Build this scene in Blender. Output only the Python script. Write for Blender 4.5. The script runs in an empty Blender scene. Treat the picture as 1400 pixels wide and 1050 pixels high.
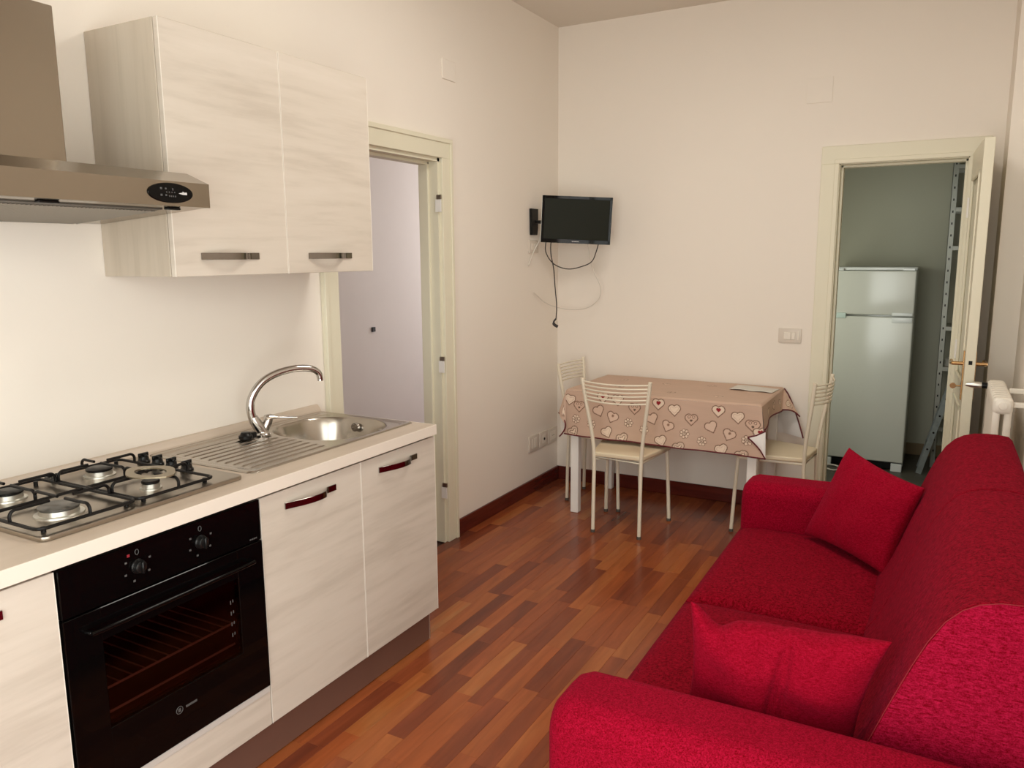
import bpy, bmesh, math, random
import numpy as np
from mathutils import Vector, Matrix
random.seed(7)
SC = bpy.context.scene
COL = SC.collection

# ------------------------------------------------------------------ camera
YAW, PITCH, ROLL, FPX = 5.02533079e-01, -1.62776273e-01, -6.51660697e-03, 1069.15320
CAMX, CAMZ = 2.26933104, 1.53032385
fw = Vector((-math.sin(YAW)*math.cos(PITCH), math.cos(YAW)*math.cos(PITCH), math.sin(PITCH)))
rt0 = Vector((math.cos(YAW), math.sin(YAW), 0)); up0 = rt0.cross(fw)
rt = rt0*math.cos(ROLL) + up0*math.sin(ROLL); up = -rt0*math.sin(ROLL) + up0*math.cos(ROLL)
cd = bpy.data.cameras.new('camera'); cam = bpy.data.objects.new('camera', cd); COL.objects.link(cam)
m = Matrix.Identity(4)
for i in range(3):
    m[i][0], m[i][1], m[i][2] = rt[i], up[i], -fw[i]
m[0][3], m[1][3], m[2][3] = CAMX, 0.0, CAMZ
cam.matrix_world = m
cd.sensor_width = 36.0; cd.lens = FPX/1400*36.0; cd.clip_start = 0.02
SC.camera = cam

# ------------------------------------------------------------------ view, sky and daylight
SC.view_settings.view_transform = 'Standard'; SC.view_settings.look = 'None'
SC.view_settings.gamma = 1.0; SC.view_settings.use_curve_mapping = False
SC.view_settings.exposure = 0.14
try:
    SC.cycles.use_denoising = True; SC.cycles.max_bounces = 12; SC.cycles.diffuse_bounces = 8
    SC.cycles.sample_clamp_indirect = 6.0
except Exception: pass
w = bpy.data.worlds.new('sky'); SC.world = w; w.use_nodes = True
w.node_tree.nodes['Background'].inputs[0].default_value = (0.80, 0.90, 1.0, 1)
w.node_tree.nodes['Background'].inputs[1].default_value = 0.6
def area(name, loc, target, sx, sy, power, col):
    ld = bpy.data.lights.new(name, 'AREA'); ld.shape = 'RECTANGLE'; ld.size = sx; ld.size_y = sy
    ld.energy = power; ld.color = col
    o = bpy.data.objects.new(name, ld); COL.objects.link(o); o.location = loc
    o.rotation_euler = (Vector(target)-Vector(loc)).to_track_quat('-Z', 'Y').to_euler()
    return o
# daylight entering through the tall window behind the camera
area('window_daylight', (1.65, -0.68, 1.30), (1.30, 4.0, 1.25), 1.4, 2.2, 58.0, (1.0, 0.97, 0.92))
# daylight through the glazed door in the right wall, beside the photographer
area('side_daylight', (2.70, 0.30, 1.30), (0.2, 1.3, 1.35), 1.2, 2.1, 30.0, (1.0, 0.965, 0.91))
# added unseen fill below the ceiling, lifts the back wall; no fixture modelled
area('ceiling_fill', (1.45, 2.75, 2.90), (1.45, 2.75, 0), 0.7, 0.7, 19.0, (1.0, 0.96, 0.87))
# daylight of the passage beyond the left doorway
area('passage_daylight', (-0.50, 6.05, 1.5), (-1.1, 3.7, 1.2), 0.7, 1.9, 24.0, (1.0, 0.98, 0.97))
area('store_fill', (1.03, 5.5, 1.2), (2.3, 6.2, 1.0), 0.8, 1.2, 11.0, (1.0, 0.99, 0.84))  # added fill to brighten the store room, no window behind it

# ------------------------------------------------------------------ materials
def nt(name):
    mt = bpy.data.materials.new(name); mt.use_nodes = True
    t = mt.node_tree; b = t.nodes['Principled BSDF']
    return mt, t, b
def N(t, kind, **kw):
    n = t.nodes.new(kind)
    for k, v in kw.items():
        if k.startswith('i_'):
            key = k[2:]; key = int(key) if key.isdigit() else key.replace('_', ' ')
            n.inputs[key].default_value = v
        else: setattr(n, k, v)
    return n
def L(t, a, ao, b, bi): t.links.new(a.outputs[ao], b.inputs[bi])
def plain(name, col, rough=.5, metal=0., spec=None, coat=0., sheen=0., var=.04, vscale=8., bump=0., bscale=60.):
    mt, t, b = nt(name)
    b.inputs['Roughness'].default_value = rough; b.inputs['Metallic'].default_value = metal
    if spec is not None: b.inputs['Specular IOR Level'].default_value = spec
    if coat: b.inputs['Coat Weight'].default_value = coat
    if sheen: b.inputs['Sheen Weight'].default_value = sheen
    tc = N(t, 'ShaderNodeTexCoord')
    nz = N(t, 'ShaderNodeTexNoise', i_Scale=vscale, i_Detail=4.)
    L(t, tc, 'Object', nz, 'Vector')
    mx = N(t, 'ShaderNodeMix', data_type='RGBA', blend_type='MIX')
    mx.inputs[6].default_value = (*[c*(1-var) for c in col], 1); mx.inputs[7].default_value = (*[min(1, c*(1+var)) for c in col], 1)
    L(t, nz, 0, mx, 0); L(t, mx, 2, b, 'Base Color')
    if bump:
        n2 = N(t, 'ShaderNodeTexNoise', i_Scale=bscale, i_Detail=3.); L(t, tc, 'Object', n2, 'Vector')
        bp = N(t, 'ShaderNodeBump', i_Strength=bump, i_Distance=.002); L(t, n2, 0, bp, 'Height'); L(t, bp, 0, b, 'Normal')
    return mt
def s(r, g, b):
    f = lambda v: (v/255/12.92) if v/255 <= .04045 else ((v/255+.055)/1.055)**2.4
    return (f(r), f(g), f(b))
def streaky(name, cols, scale, rough=.5, bump=.05, fine=3., spec=.4):
    """laminate with a straight grain: scale = noise scale per axis (small along the grain)"""
    mt, t, b = nt(name)
    tc = N(t, 'ShaderNodeTexCoord'); mp = N(t, 'ShaderNodeMapping'); mp.inputs['Scale'].default_value = scale
    L(t, tc, 'Object', mp, 'Vector')
    n1 = N(t, 'ShaderNodeTexNoise', i_Scale=1., i_Detail=6., i_Roughness=.62, i_Distortion=.35); L(t, mp, 0, n1, 'Vector')
    n2 = N(t, 'ShaderNodeTexNoise', i_Scale=fine, i_Detail=3.); L(t, mp, 0, n2, 'Vector')
    ad = N(t, 'ShaderNodeMath', operation='MULTIPLY_ADD'); L(t, n2, 0, ad, 0); ad.inputs[1].default_value = .35; L(t, n1, 0, ad, 2)
    cr = N(t, 'ShaderNodeValToRGB'); e = cr.color_ramp.elements
    e[0].position = .48; e[0].color = (*cols[0], 1); e[1].position = .88; e[1].color = (*cols[-1], 1)
    if len(cols) == 3: x = e.new(.66); x.color = (*cols[1], 1)
    L(t, ad, 0, cr, 0); L(t, cr, 0, b, 'Base Color')
    b.inputs['Roughness'].default_value = rough; b.inputs['Specular IOR Level'].default_value = spec
    bp = N(t, 'ShaderNodeBump', i_Strength=bump, i_Distance=.001); L(t, n2, 0, bp, 'Height'); L(t, bp, 0, b, 'Normal')
    return mt
M = {}
M['wall'] = plain('wall_paint', (.83, .777, .708), .92, var=.025, vscale=1.5, bump=.08, bscale=180)
M['ceiling'] = plain('ceiling_paint', (.70, .65, .58), .95, var=.02)
M['wall_store'] = plain('store_paint', (.50, .505, .415), .95, var=.05, vscale=1.2)
M['wall_hall'] = plain('hall_paint', (.78, .74, .72), .95, var=.02)
M['dark_floor'] = plain('dark_tiles', (.07, .065, .05), .5, var=.2)
M['joinery'] = plain('cream_joinery_paint', (.74, .71, .57), .45, var=.02)
M['lam_h'] = streaky('laminate_horizontal', [(.52, .462, .395), (.60, .54, .468), (.64, .58, .51)], (2., 1.3, 13.), .45)
M['lam_v'] = streaky('laminate_vertical', [(.45, .39, .315), (.51, .445, .365), (.54, .475, .395)], (14., 14., .9), .5)
M['edge'] = plain('pale_edging', (.80, .75, .68), .5)
M['worktop'] = streaky('worktop_laminate', [(.46, .38, .31), (.52, .435, .355), (.56, .47, .39)], (10., 1., 10.), .38)
M['worktop_edge'] = plain('worktop_edging', (.76, .69, .61), .4)
M['plinth'] = plain('plinth_brown', (.15, .075, .055), .38, var=.06)
M['steel'] = plain('brushed_steel', (.40, .355, .30), .30, 1., var=.06, vscale=30)
M['steel_lite'] = plain('satin_steel', (.47, .43, .38), .24, 1., var=.05, vscale=30)
M['hood_steel'] = plain('hood_steel', (.31, .265, .21), .22, 1., var=.05, vscale=4)
M['chrome'] = plain('chrome', (.55, .53, .51), .10, 1., var=.02)
M['nickel'] = plain('polished_nickel', (.28, .255, .23), .14, 1., var=.02)
M['alu'] = plain('aluminium', (.66, .65, .60), .35, 1., var=.06)
M['iron'] = plain('black_enamel', (.006, .005, .005), .32, spec=.2, var=.1)
M['black'] = plain('black_plastic', (.006, .006, .006), .30, spec=.25, var=.1)
M['blackglass'] = plain('black_glass', (.002, .0015, .0015), .05, spec=.16, var=.05)
M['white_print'] = plain('white_print', (.55, .55, .55), .6)
M['grey_print'] = plain('grey_print', (.07, .07, .07), .6)
M['red_print'] = plain('red_print', (.22, .01, .02), .6)
M['darkcav'] = plain('oven_cavity', (.10, .026, .016), .4, var=.2)
M['white_metal'] = plain('white_lacquer', (.82, .81, .78), .35)
M['cream_metal'] = plain('cream_lacquered_tube', (.76, .70, .57), .35)
M['cream_seat'] = plain('cream_seat', (.72, .62, .45), .42, var=.04)
M['rubber'] = plain('rubber_tip', (.09, .075, .06), .7)
M['plate'] = plain('switch_plate', (.66, .60, .53), .4)
M['rocker'] = plain('switch_rocker', (.76, .71, .63), .35)
M['skirting'] = streaky('mahogany_skirting', [(.075, .009, .006), (.12, .017, .010)], (3., 3., 30.), .22)
M['paper'] = plain('paper', (.66, .64, .59), .8, var=.03)
M['cable_black'] = plain('black_cable', (.02, .014, .012), .5)
M['cable_white'] = plain('white_cable', (.66, .62, .56), .5)
M['screen'] = plain('tv_screen', (.012, .013, .007), .42, spec=.10, var=.02)
M['fridge'] = plain('fridge_enamel', (.60, .62, .57), .16, spec=.5, var=.01)
M['fridge_trim'] = plain('fridge_trim', (.72, .76, .76), .22)
M['radiator'] = plain('radiator_enamel', (.80, .76, .68), .35)
M['brass'] = plain('brass', (.66, .42, .20), .22, 1.)
M['dim_box'] = plain('cardboard', (.20, .17, .12), .8, var=.15)
M['shelf_steel'] = plain('galvanised_shelf', (.36, .37, .33), .45, .7, var=.15)
M['ladder'] = plain('galvanised_ladder', (.24, .27, .27), .5, .6, var=.3, vscale=25)
M['plaster_plug'] = plain('dark_screw', (.02, .02, .02), .6)
M['glow'] = plain('frosted_lens', (.8, .78, .7), .3)

def glass_mat():
    mt, t, b = nt('tinted_oven_glass'); t.nodes.remove(b)
    out = [n for n in t.nodes if n.type == 'OUTPUT_MATERIAL'][0]
    tr = N(t, 'ShaderNodeBsdfTransparent'); tr.inputs[0].default_value = (.52, .36, .33, 1)
    gl = N(t, 'ShaderNodeBsdfGlossy'); gl.inputs['Roughness'].default_value = .05; gl.inputs[0].default_value = (1, 1, 1, 1)
    fr = N(t, 'ShaderNodeFresnel', i_IOR=1.25); mx = N(t, 'ShaderNodeMixShader')
    L(t, fr, 0, mx, 0); L(t, tr, 0, mx, 1); L(t, gl, 0, mx, 2); L(t, mx, 0, out, 0)
    return mt
M['ovenglass'] = glass_mat()
def clear_glass():
    mt, t, b = nt('window_glass'); t.nodes.remove(b)
    out = [n for n in t.nodes if n.type == 'OUTPUT_MATERIAL'][0]
    tr = N(t, 'ShaderNodeBsdfTransparent'); tr.inputs[0].default_value = (.96, .98, .97, 1)
    gl = N(t, 'ShaderNodeBsdfGlossy'); gl.inputs['Roughness'].default_value = .02
    mx = N(t, 'ShaderNodeMixShader', i_Fac=.05); L(t, tr, 0, mx, 1); L(t, gl, 0, mx, 2); L(t, mx, 0, out, 0)
    return mt
M['clearglass'] = clear_glass()

def wood_mat(name, use_attr):
    mt, t, b = nt(name)
    if use_attr:
        src = N(t, 'ShaderNodeAttribute', attribute_name='tone'); so = 'Fac'
    else:
        src = N(t, 'ShaderNodeObjectInfo'); so = 'Random'
    tc = N(t, 'ShaderNodeTexCoord')
    geo = N(t, 'ShaderNodeNewGeometry')
    off = N(t, 'ShaderNodeMath', operation='MULTIPLY'); L(t, src, so, off, 0); off.inputs[1].default_value = 37.
    cb = N(t, 'ShaderNodeCombineXYZ'); L(t, off, 0, cb, 2)
    va = N(t, 'ShaderNodeVectorMath', operation='ADD'); L(t, geo, 'Position', va, 0); L(t, cb, 0, va, 1)
    mp = N(t, 'ShaderNodeMapping'); mp.inputs['Scale'].default_value = (26., 2.6, 1.); L(t, va, 0, mp, 'Vector')
    n1 = N(t, 'ShaderNodeTexNoise', i_Scale=1., i_Detail=6., i_Roughness=.6, i_Distortion=.8); L(t, mp, 0, n1, 'Vector')
    mp2 = N(t, 'ShaderNodeMapping'); mp2.inputs['Scale'].default_value = (9., 1.1, 1.); L(t, va, 0, mp2, 'Vector')
    n2 = N(t, 'ShaderNodeTexNoise', i_Scale=1., i_Detail=2., i_Distortion=1.2); L(t, mp2, 0, n2, 'Vector')
    cr = N(t, 'ShaderNodeValToRGB'); e = cr.color_ramp.elements
    e[0].position = 0.; e[0].color = (.14, .034, .017, 1); e[1].position = 1.; e[1].color = (.36, .135, .045, 1)
    for p, c in ((.10, (.185, .043, .018)), (.35, (.265, .064, .022)), (.72, (.31, .080, .024)), (.92, (.37, .115, .034))):
        x = e.new(p); x.color = (*c, 1)
    ad = N(t, 'ShaderNodeMath', operation='MULTIPLY_ADD'); L(t, n2, 0, ad, 0); ad.inputs[1].default_value = .45
    sb = N(t, 'ShaderNodeMath', operation='SUBTRACT'); L(t, src, so, sb, 0); sb.inputs[1].default_value = .22; sm = N(t, 'ShaderNodeMath', operation='MULTIPLY_ADD'); L(t, sb, 0, sm, 0); sm.inputs[1].default_value = .92; sm.inputs[2].default_value = .03; L(t, sm, 0, ad, 2)
    L(t, ad, 0, cr, 0)
    g = N(t, 'ShaderNodeMapRange', i_1=.3, i_2=.75, i_3=.78, i_4=1.16); L(t, n1, 0, g, 0)
    mx = N(t, 'ShaderNodeMix', data_type='RGBA', blend_type='MULTIPLY'); mx.inputs[0].default_value = 1.
    L(t, cr, 0, mx, 6); L(t, g, 0, mx, 7); L(t, mx, 2, b, 'Base Color')
    b.inputs['Roughness'].default_value = .22; b.inputs['Specular IOR Level'].default_value = .32
    bp = N(t, 'ShaderNodeBump', i_Strength=.04, i_Distance=.001); L(t, n1, 0, bp, 'Height'); L(t, bp, 0, b, 'Normal')
    return mt
M['plank'] = wood_mat('jatoba_plank', False); M['plank_f'] = wood_mat('jatoba_plank_field', True)

def chenille(name, base, ribs, k=1.):
    mt, t, b = nt(name)
    tc = N(t, 'ShaderNodeTexCoord')
    mp = N(t, 'ShaderNodeMapping'); mp.inputs['Scale'].default_value = ribs; L(t, tc, 'Object', mp, 'Vector')
    n1 = N(t, 'ShaderNodeTexNoise', i_Scale=1., i_Detail=4., i_Roughness=.7, i_Distortion=.5); L(t, mp, 0, n1, 'Vector')
    n2 = N(t, 'ShaderNodeTexNoise', i_Scale=420., i_Detail=2.); L(t, tc, 'Object', n2, 'Vector')
    n3 = N(t, 'ShaderNodeTexNoise', i_Scale=5., i_Detail=3.); L(t, tc, 'Object', n3, 'Vector')
    a = N(t, 'ShaderNodeMath', operation='MULTIPLY_ADD'); L(t, n2, 0, a, 0); a.inputs[1].default_value = .6; L(t, n1, 0, a, 2)
    cr = N(t, 'ShaderNodeValToRGB'); e = cr.color_ramp.elements
    e[0].position = .62; e[0].color = (base[0]*(1-.40*k), base[1]*(1-.6*k), base[2]*(1-.6*k), 1); e[1].position = .98; e[1].color = (min(1, base[0]*(1+.65*k)), base[1]*(1+3.5*k), base[2]*(1+2.5*k), 1)
    L(t, a, 0, cr, 0); L(t, cr, 0, b, 'Base Color')
    b.inputs['Roughness'].default_value = .85; b.inputs['Specular IOR Level'].default_value = .03
    b.inputs['Sheen Weight'].default_value = .07; b.inputs['Sheen Roughness'].default_value = .4; b.inputs['Sheen Tint'].default_value = (1, .12, .30, 1)
    ad = N(t, 'ShaderNodeMath', operation='MULTIPLY_ADD'); L(t, n3, 0, ad, 0); ad.inputs[1].default_value = .8; L(t, a, 0, ad, 2)
    bp = N(t, 'ShaderNodeBump', i_Strength=.55, i_Distance=.004); L(t, ad, 0, bp, 'Height'); L(t, bp, 0, b, 'Normal')
    return mt
M['red'] = chenille('red_chenille', (.165, .0008, .0045), (125., 125., 50.), 1.15)
M['red_arm'] = chenille('red_arm_chenille', (.22, .0011, .0085), (220., 220., 260.), .9)  # same sofa fabric, base raised to paint in the light on the arms
M['red_rib'] = chenille('red_ribbed_chenille', (.235, .0018, .013), (60., 60., 240.), .9)  # end panels of that fabric, lighter base carries the light on them
M['red_p'] = chenille('red_corduroy', (.235, .0015, .010), (110., 110., 420.), .6)

def cloth_mat():
    mt, t, b = nt('printed_tablecloth')
    at = N(t, 'ShaderNodeAttribute', attribute_name='print'); g = N(t, 'ShaderNodeNewGeometry')
    mx = N(t, 'ShaderNodeMix', data_type='RGBA'); mx.inputs[7].default_value = (.80, .78, .76, 1)
    L(t, g, 'Backfacing', mx, 0); L(t, at, 'Color', mx, 6); L(t, mx, 2, b, 'Base Color')
    b.inputs['Roughness'].default_value = .55; b.inputs['Specular IOR Level'].default_value = .35
    return mt
M['cloth'] = cloth_mat(); M['piping'] = plain('maroon_piping', (.11, .006, .012), .6)

# ------------------------------------------------------------------ geometry helpers
class B:
    def __init__(self): self.bm = bmesh.new()
    def box(self, x0, x1, y0, y1, z0, z1, bev=0., seg=2):
        r = bmesh.ops.create_cube(self.bm, size=1.0); vs = r['verts']
        bmesh.ops.scale(self.bm, vec=(abs(x1-x0), abs(y1-y0), abs(z1-z0)), verts=vs)
        bmesh.ops.translate(self.bm, vec=((x0+x1)/2, (y0+y1)/2, (z0+z1)/2), verts=vs)
        if bev > 0:
            es = list({e for v in vs for e in v.link_edges})
            bmesh.ops.bevel(self.bm, geom=es, offset=bev, segments=seg, affect='EDGES', profile=.6)
        return self
    def prism(self, pts, axis, a0, a1, bev=0., seg=2):
        """closed 2-D outline pts extruded along axis: 'x' -> pts=(y,z), 'y' -> (x,z), 'z' -> (x,y)"""
        f = {'x': lambda p, a: (a, p[0], p[1]), 'y': lambda p, a: (p[0], a, p[1]), 'z': lambda p, a: (p[0], p[1], a)}[axis]
        v0 = [self.bm.verts.new(f(p, a0)) for p in pts]; v1 = [self.bm.verts.new(f(p, a1)) for p in pts]
        n = len(pts); fs = [self.bm.faces.new(v0[::-1]), self.bm.faces.new(v1)]
        for i in range(n): fs.append(self.bm.faces.new((v0[i], v0[(i+1) % n], v1[(i+1) % n], v1[i])))
        bmesh.ops.recalc_face_normals(self.bm, faces=fs)
        if bev > 0:
            es = list({e for f_ in fs[:2] for e in f_.edges})
            bmesh.ops.bevel(self.bm, geom=es, offset=bev, segments=seg, affect='EDGES', profile=.6)
        return self
    def tube(self, pts, r, seg=8, closed=False, cap=True):
        pts = [Vector(p) for p in pts]; n = len(pts); rs = r if isinstance(r, (list, tuple)) else [r]*n
        rings = []; prev = None
        for i, p in enumerate(pts):
            if closed: d = pts[(i+1) % n]-pts[i-1]
            else: d = pts[min(i+1, n-1)]-pts[max(i-1, 0)]
            d.normalize()
            if prev is None:
                a = Vector((0, 0, 1)) if abs(d.z) < .9 else Vector((1, 0, 0))
                u = d.cross(a).normalized()
            else:
                u = (prev - d*prev.dot(d)).normalized()
            prev = u; v = d.cross(u)
            rings.append([self.bm.verts.new(p+(u*math.cos(k*2*math.pi/seg)+v*math.sin(k*2*math.pi/seg))*rs[i]) for k in range(seg)])
        for i in range(n if closed else n-1):
            a, b = rings[i], rings[(i+1) % n]
            for k in range(seg): self.bm.faces.new((a[k], a[(k+1) % seg], b[(k+1) % seg], b[k]))
        if cap and not closed:
            self.bm.faces.new(rings[0][::-1]); self.bm.faces.new(rings[-1])
        return self
    def lathe(self, prof, c=(0, 0, 0), axis='z', seg=24):
        f = {'z': lambda r, h, a: (c[0]+r*math.cos(a), c[1]+r*math.sin(a), c[2]+h),
             'x': lambda r, h, a: (c[0]+h, c[1]+r*math.cos(a), c[2]+r*math.sin(a)),
             'y': lambda r, h, a: (c[0]+r*math.sin(a), c[1]+h, c[2]+r*math.cos(a))}[axis]
        rings = [[self.bm.verts.new(f(max(r, 1e-4), h, 2*math.pi*k/seg)) for k in range(seg)] for r, h in prof]
        fs = []
        for i in range(len(rings)-1):
            for k in range(seg): fs.append(self.bm.faces.new((rings[i][k], rings[i][(k+1) % seg], rings[i+1][(k+1) % seg], rings[i+1][k])))
        fs.append(self.bm.faces.new(rings[0][::-1])); fs.append(self.bm.faces.new(rings[-1]))
        bmesh.ops.recalc_face_normals(self.bm, faces=fs)
        return self
    def grid(self, fn, nu, nv, closed_u=False):
        vs = [[self.bm.verts.new(fn(i/(nu if closed_u else nu-1), j/(nv-1))) for j in range(nv)] for i in range(nu)]
        for i in range(nu if closed_u else nu-1):
            for j in range(nv-1): self.bm.faces.new((vs[i][j], vs[(i+1) % nu][j], vs[(i+1) % nu][j+1], vs[i][j+1]))
        return vs
    def done(self, name, mat, parent=None, smooth=False, world=True, sub=0):
        me = bpy.data.meshes.new(name)
        if parent is not None and world:
            q = parent; off = Vector((0, 0, 0))
            while q is not None: off += q.location; q = q.parent
            bmesh.ops.translate(self.bm, vec=-off, verts=self.bm.verts)
        self.bm.to_mesh(me); self.bm.free()
        me.materials.append(mat if not isinstance(mat, str) else M[mat])
        if smooth:
            for p in me.polygons: p.use_smooth = True
            if smooth != 'full':
                try: me.set_sharp_from_angle(angle=math.radians(38))
                except Exception: pass
        o = bpy.data.objects.new(name, me); COL.objects.link(o)
        if parent is not None: o.parent = parent
        if sub:
            md = o.modifiers.new('smooth', 'SUBSURF'); md.levels = sub; md.render_levels = sub
        return o
def origin(o, p):
    """move a top-level mesh's origin to p without moving its geometry"""
    o.data.transform(Matrix.Translation(-Vector(p))); o.location = p; return o
def tag(o, label=None, cat=None, group=None, kind=None):
    if label: o['label'] = label
    if cat: o['category'] = cat
    if group: o['group'] = group
    if kind: o['kind'] = kind
    return o
def thing(name, loc, label, cat, group=None):
    o = bpy.data.objects.new(name, None); COL.objects.link(o); o.location = loc; o.empty_display_size = .05
    return tag(o, label, cat, group)
def struct(o): o['kind'] = 'structure'; return o
def rrect(x0, x1, y0, y1, r, n=5):
    out = []
    for cx, cy, a0 in ((x1-r, y1-r, 0), (x0+r, y1-r, 90), (x0+r, y0+r, 180), (x1-r, y0+r, 270)):
        for k in range(n+1):
            a = math.radians(a0+90*k/n); out.append((cx+r*math.cos(a), cy+r*math.sin(a)))
    return out
def arc(c, r, a0, a1, n, f):
    return [f(c[0]+r*math.cos(math.radians(a0+(a1-a0)*k/n)), c[1]+r*math.sin(math.radians(a0+(a1-a0)*k/n))) for k in range(n+1)]
def smoothpath(pts, n=6):
    """Catmull-Rom through pts"""
    P = [Vector(p) for p in pts]; P = [P[0]*2-P[1]]+P+[P[-1]*2-P[-2]]; out = []
    for i in range(1, len(P)-2):
        for k in range(n):
            t = k/n; a, b, c, d = P[i-1:i+3]
            out.append(.5*((2*b)+(c-a)*t+(2*a-5*b+4*c-d)*t*t+(3*b-a-3*c+d)*t**3))
    out.append(P[-2]); return out

# ------------------------------------------------------------------ room shell
YB, ZC, XR, YF = 4.775, 2.96, 2.595, -0.55
T = .10
D1 = (2.57, 3.385, 2.02)        # doorway in the left wall: y0, y1, top
D2 = (1.712, 2.345, 2.022)      # doorway in the back wall: x0, x1, top
b = B(); b.box(-T, 0, YF-T, D1[0], 0, ZC).box(-T, 0, D1[1], YB+T, 0, ZC).box(-T, 0, D1[0], D1[1], D1[2], ZC)
struct(b.done('wall_left', 'wall'))
b = B(); b.box(0, D2[0], YB, YB+T, 0, ZC).box(D2[1], XR+T, YB, YB+T, 0, ZC).box(D2[0], D2[1], YB, YB+T, D2[2], ZC)
struct(b.done('wall_back', 'wall'))
RY0, RY1, RZ1 = -.36, .96, 2.42
b = B(); b.box(XR, XR+T, YF-T, RY0, 0, ZC).box(XR, XR+T, RY1, YB, 0, ZC).box(XR, XR+T, RY0, RY1, RZ1, ZC).box(2.486, XR, 4.42, YB, 0, ZC)      # with the boxed-out pier in the corner
struct(b.done('wall_right', 'wall'))
WX0, WX1, WZ0, WZ1 = .90, 2.40, .12, 2.45
b = B(); b.box(0, WX0, YF-T, YF, 0, ZC).box(WX1, XR, YF-T, YF, 0, ZC).box(WX0, WX1, YF-T, YF, WZ1, ZC).box(WX0, WX1, YF-T, YF, 0, WZ0)
struct(b.done('wall_front', 'wall'))
b = B(); b.box(-T, XR+T, YF-T, YB+T, ZC, ZC+.1); struct(b.done('ceiling', 'ceiling'))
# window behind the photographer
wn = bpy.data.objects.new('window_1', None); COL.objects.link(wn); wn.location = (1.5, YF-.05, WZ0); struct(wn)
b = B()
for x0, x1 in ((WX0, WX0+.05), (1.625, 1.675), (WX1-.05, WX1)): b.box(x0, x1, YF-.08, YF-.03, WZ0, WZ1)
for z0, z1 in ((WZ0, WZ0+.06), (WZ1-.06, WZ1)): b.box(WX0, WX1, YF-.078, YF-.032, z0, z1)
b.done('window_frame', 'joinery', wn)
for x0, x1 in ((WX0+.05, 1.625), (1.675, WX1-.05)):
    b = B(); b.box(x0, x1, YF-.058, YF-.052, WZ0+.06, WZ1-.06); b.done('pane', 'clearglass', wn)

wn = bpy.data.objects.new('window_2', None); COL.objects.link(wn); wn.location = (XR+.05, .3, 0); struct(wn)
b = B()
for y0, y1 in ((RY0, RY0+.05), (.275, .325), (RY1-.05, RY1)): b.box(XR+.03, XR+.08, y0, y1, 0, RZ1)
for z0, z1 in ((0, .08), (RZ1-.06, RZ1)): b.box(XR+.032, XR+.078, RY0, RY1, z0, z1)
b.done('window_frame', 'joinery', wn)
for y0, y1 in ((RY0+.05, .275), (.325, RY1-.05)):
    b = B(); b.box(XR+.052, XR+.058, y0, y1, .08, RZ1-.06); b.done('pane', 'clearglass', wn)

# floor: sub-floor slab, planks as parts
b = B(); b.box(-T, XR+T, YF-T, YB+T, -.06, -.0105)
floor = struct(b.done('floor', plain('joint_filler', (.05, .018, .010), .6)))
PW, PL, PT = .0655, .42, .010
def plank_mesh(bm, x0, x1, y0, y1, dz=0.):
    g = .00012; c = .0006
    x0 += g; x1 -= g; y0 += g; y1 -= g
    lo = [bm.verts.new(p) for p in ((x0, y0, -PT), (x1, y0, -PT), (x1, y1, -PT), (x0, y1, -PT))]
    md = [bm.verts.new(p) for p in ((x0, y0, dz-c), (x1, y0, dz-c), (x1, y1, dz-c), (x0, y1, dz-c))]
    hi = [bm.verts.new(p) for p in ((x0+c, y0+c, dz), (x1-c, y0+c, dz), (x1-c, y1-c, dz), (x0+c, y1-c, dz))]
    fs = [bm.faces.new(hi)]
    for a_, b_ in ((lo, md), (md, hi)):
        for i in range(4): fs.append(bm.faces.new((a_[i], a_[(i+1) % 4], b_[(i+1) % 4], b_[i])))
    return fs
bm0 = bmesh.new(); plank_mesh(bm0, -PW/2, PW/2, -PL/2, PL/2)
pme = bpy.data.meshes.new('plank'); bm0.to_mesh(pme); bm0.free(); pme.materials.append(M['plank'])
field = bmesh.new(); tl = field.faces.layers.float.new('tone')
rw = random.Random(21); ncol = int(XR/PW)+1; count = 0
for i in range(ncol):
    x0 = i*PW; x1 = min(x0+PW, XR); y = YF-rw.random()*PL
    while y < YB:
        ya, yb2 = max(y, YF), min(y+PL, YB); full = (yb2-ya) > PL-.001 and x1-x0 > PW-.001
        xc, yc = (x0+x1)/2, (ya+yb2)/2
        vis = .54 < xc < 1.80 and yc > 1.15 and not (xc > 1.45 and yc < 2.2)
        if vis and yb2-ya > .05:
            if full: me = pme
            else:
                bmx = bmesh.new(); plank_mesh(bmx, x0-xc, x1-xc, ya-yc, yb2-yc); me = bpy.data.meshes.new('plank'); bmx.to_mesh(me); bmx.free(); me.materials.append(M['plank'])
            o = bpy.data.objects.new('plank', me); COL.objects.link(o); o.parent = floor; o.location = (xc, yc, rw.uniform(-.0004, 0)); count += 1
        elif yb2-ya > .01:
            tn = rw.random()
            for f in plank_mesh(field, x0, x1, ya, yb2): f[tl] = tn
        y += PL
me = bpy.data.meshes.new('plank_field'); field.to_mesh(me); field.free(); me.materials.append(M['plank_f'])
pf = bpy.data.objects.new('plank_field', me); COL.objects.link(pf); pf.parent = floor; pf['kind'] = 'stuff'

# skirting boards
def skirt(name, *segs):
    b = B()
    for sg in segs: b.box(*sg, bev=.003, seg=1)
    return struct(b.done(name, 'skirting'))
skirt('baseboard_left', (0, .014, 3.475, YB, 0, .09))
skirt('baseboard_back', (.014, 1.62, YB-.014, YB, 0, .09))
skirt('baseboard_right', (XR-.014, XR, .97, 4.42, 0, .09))

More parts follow.
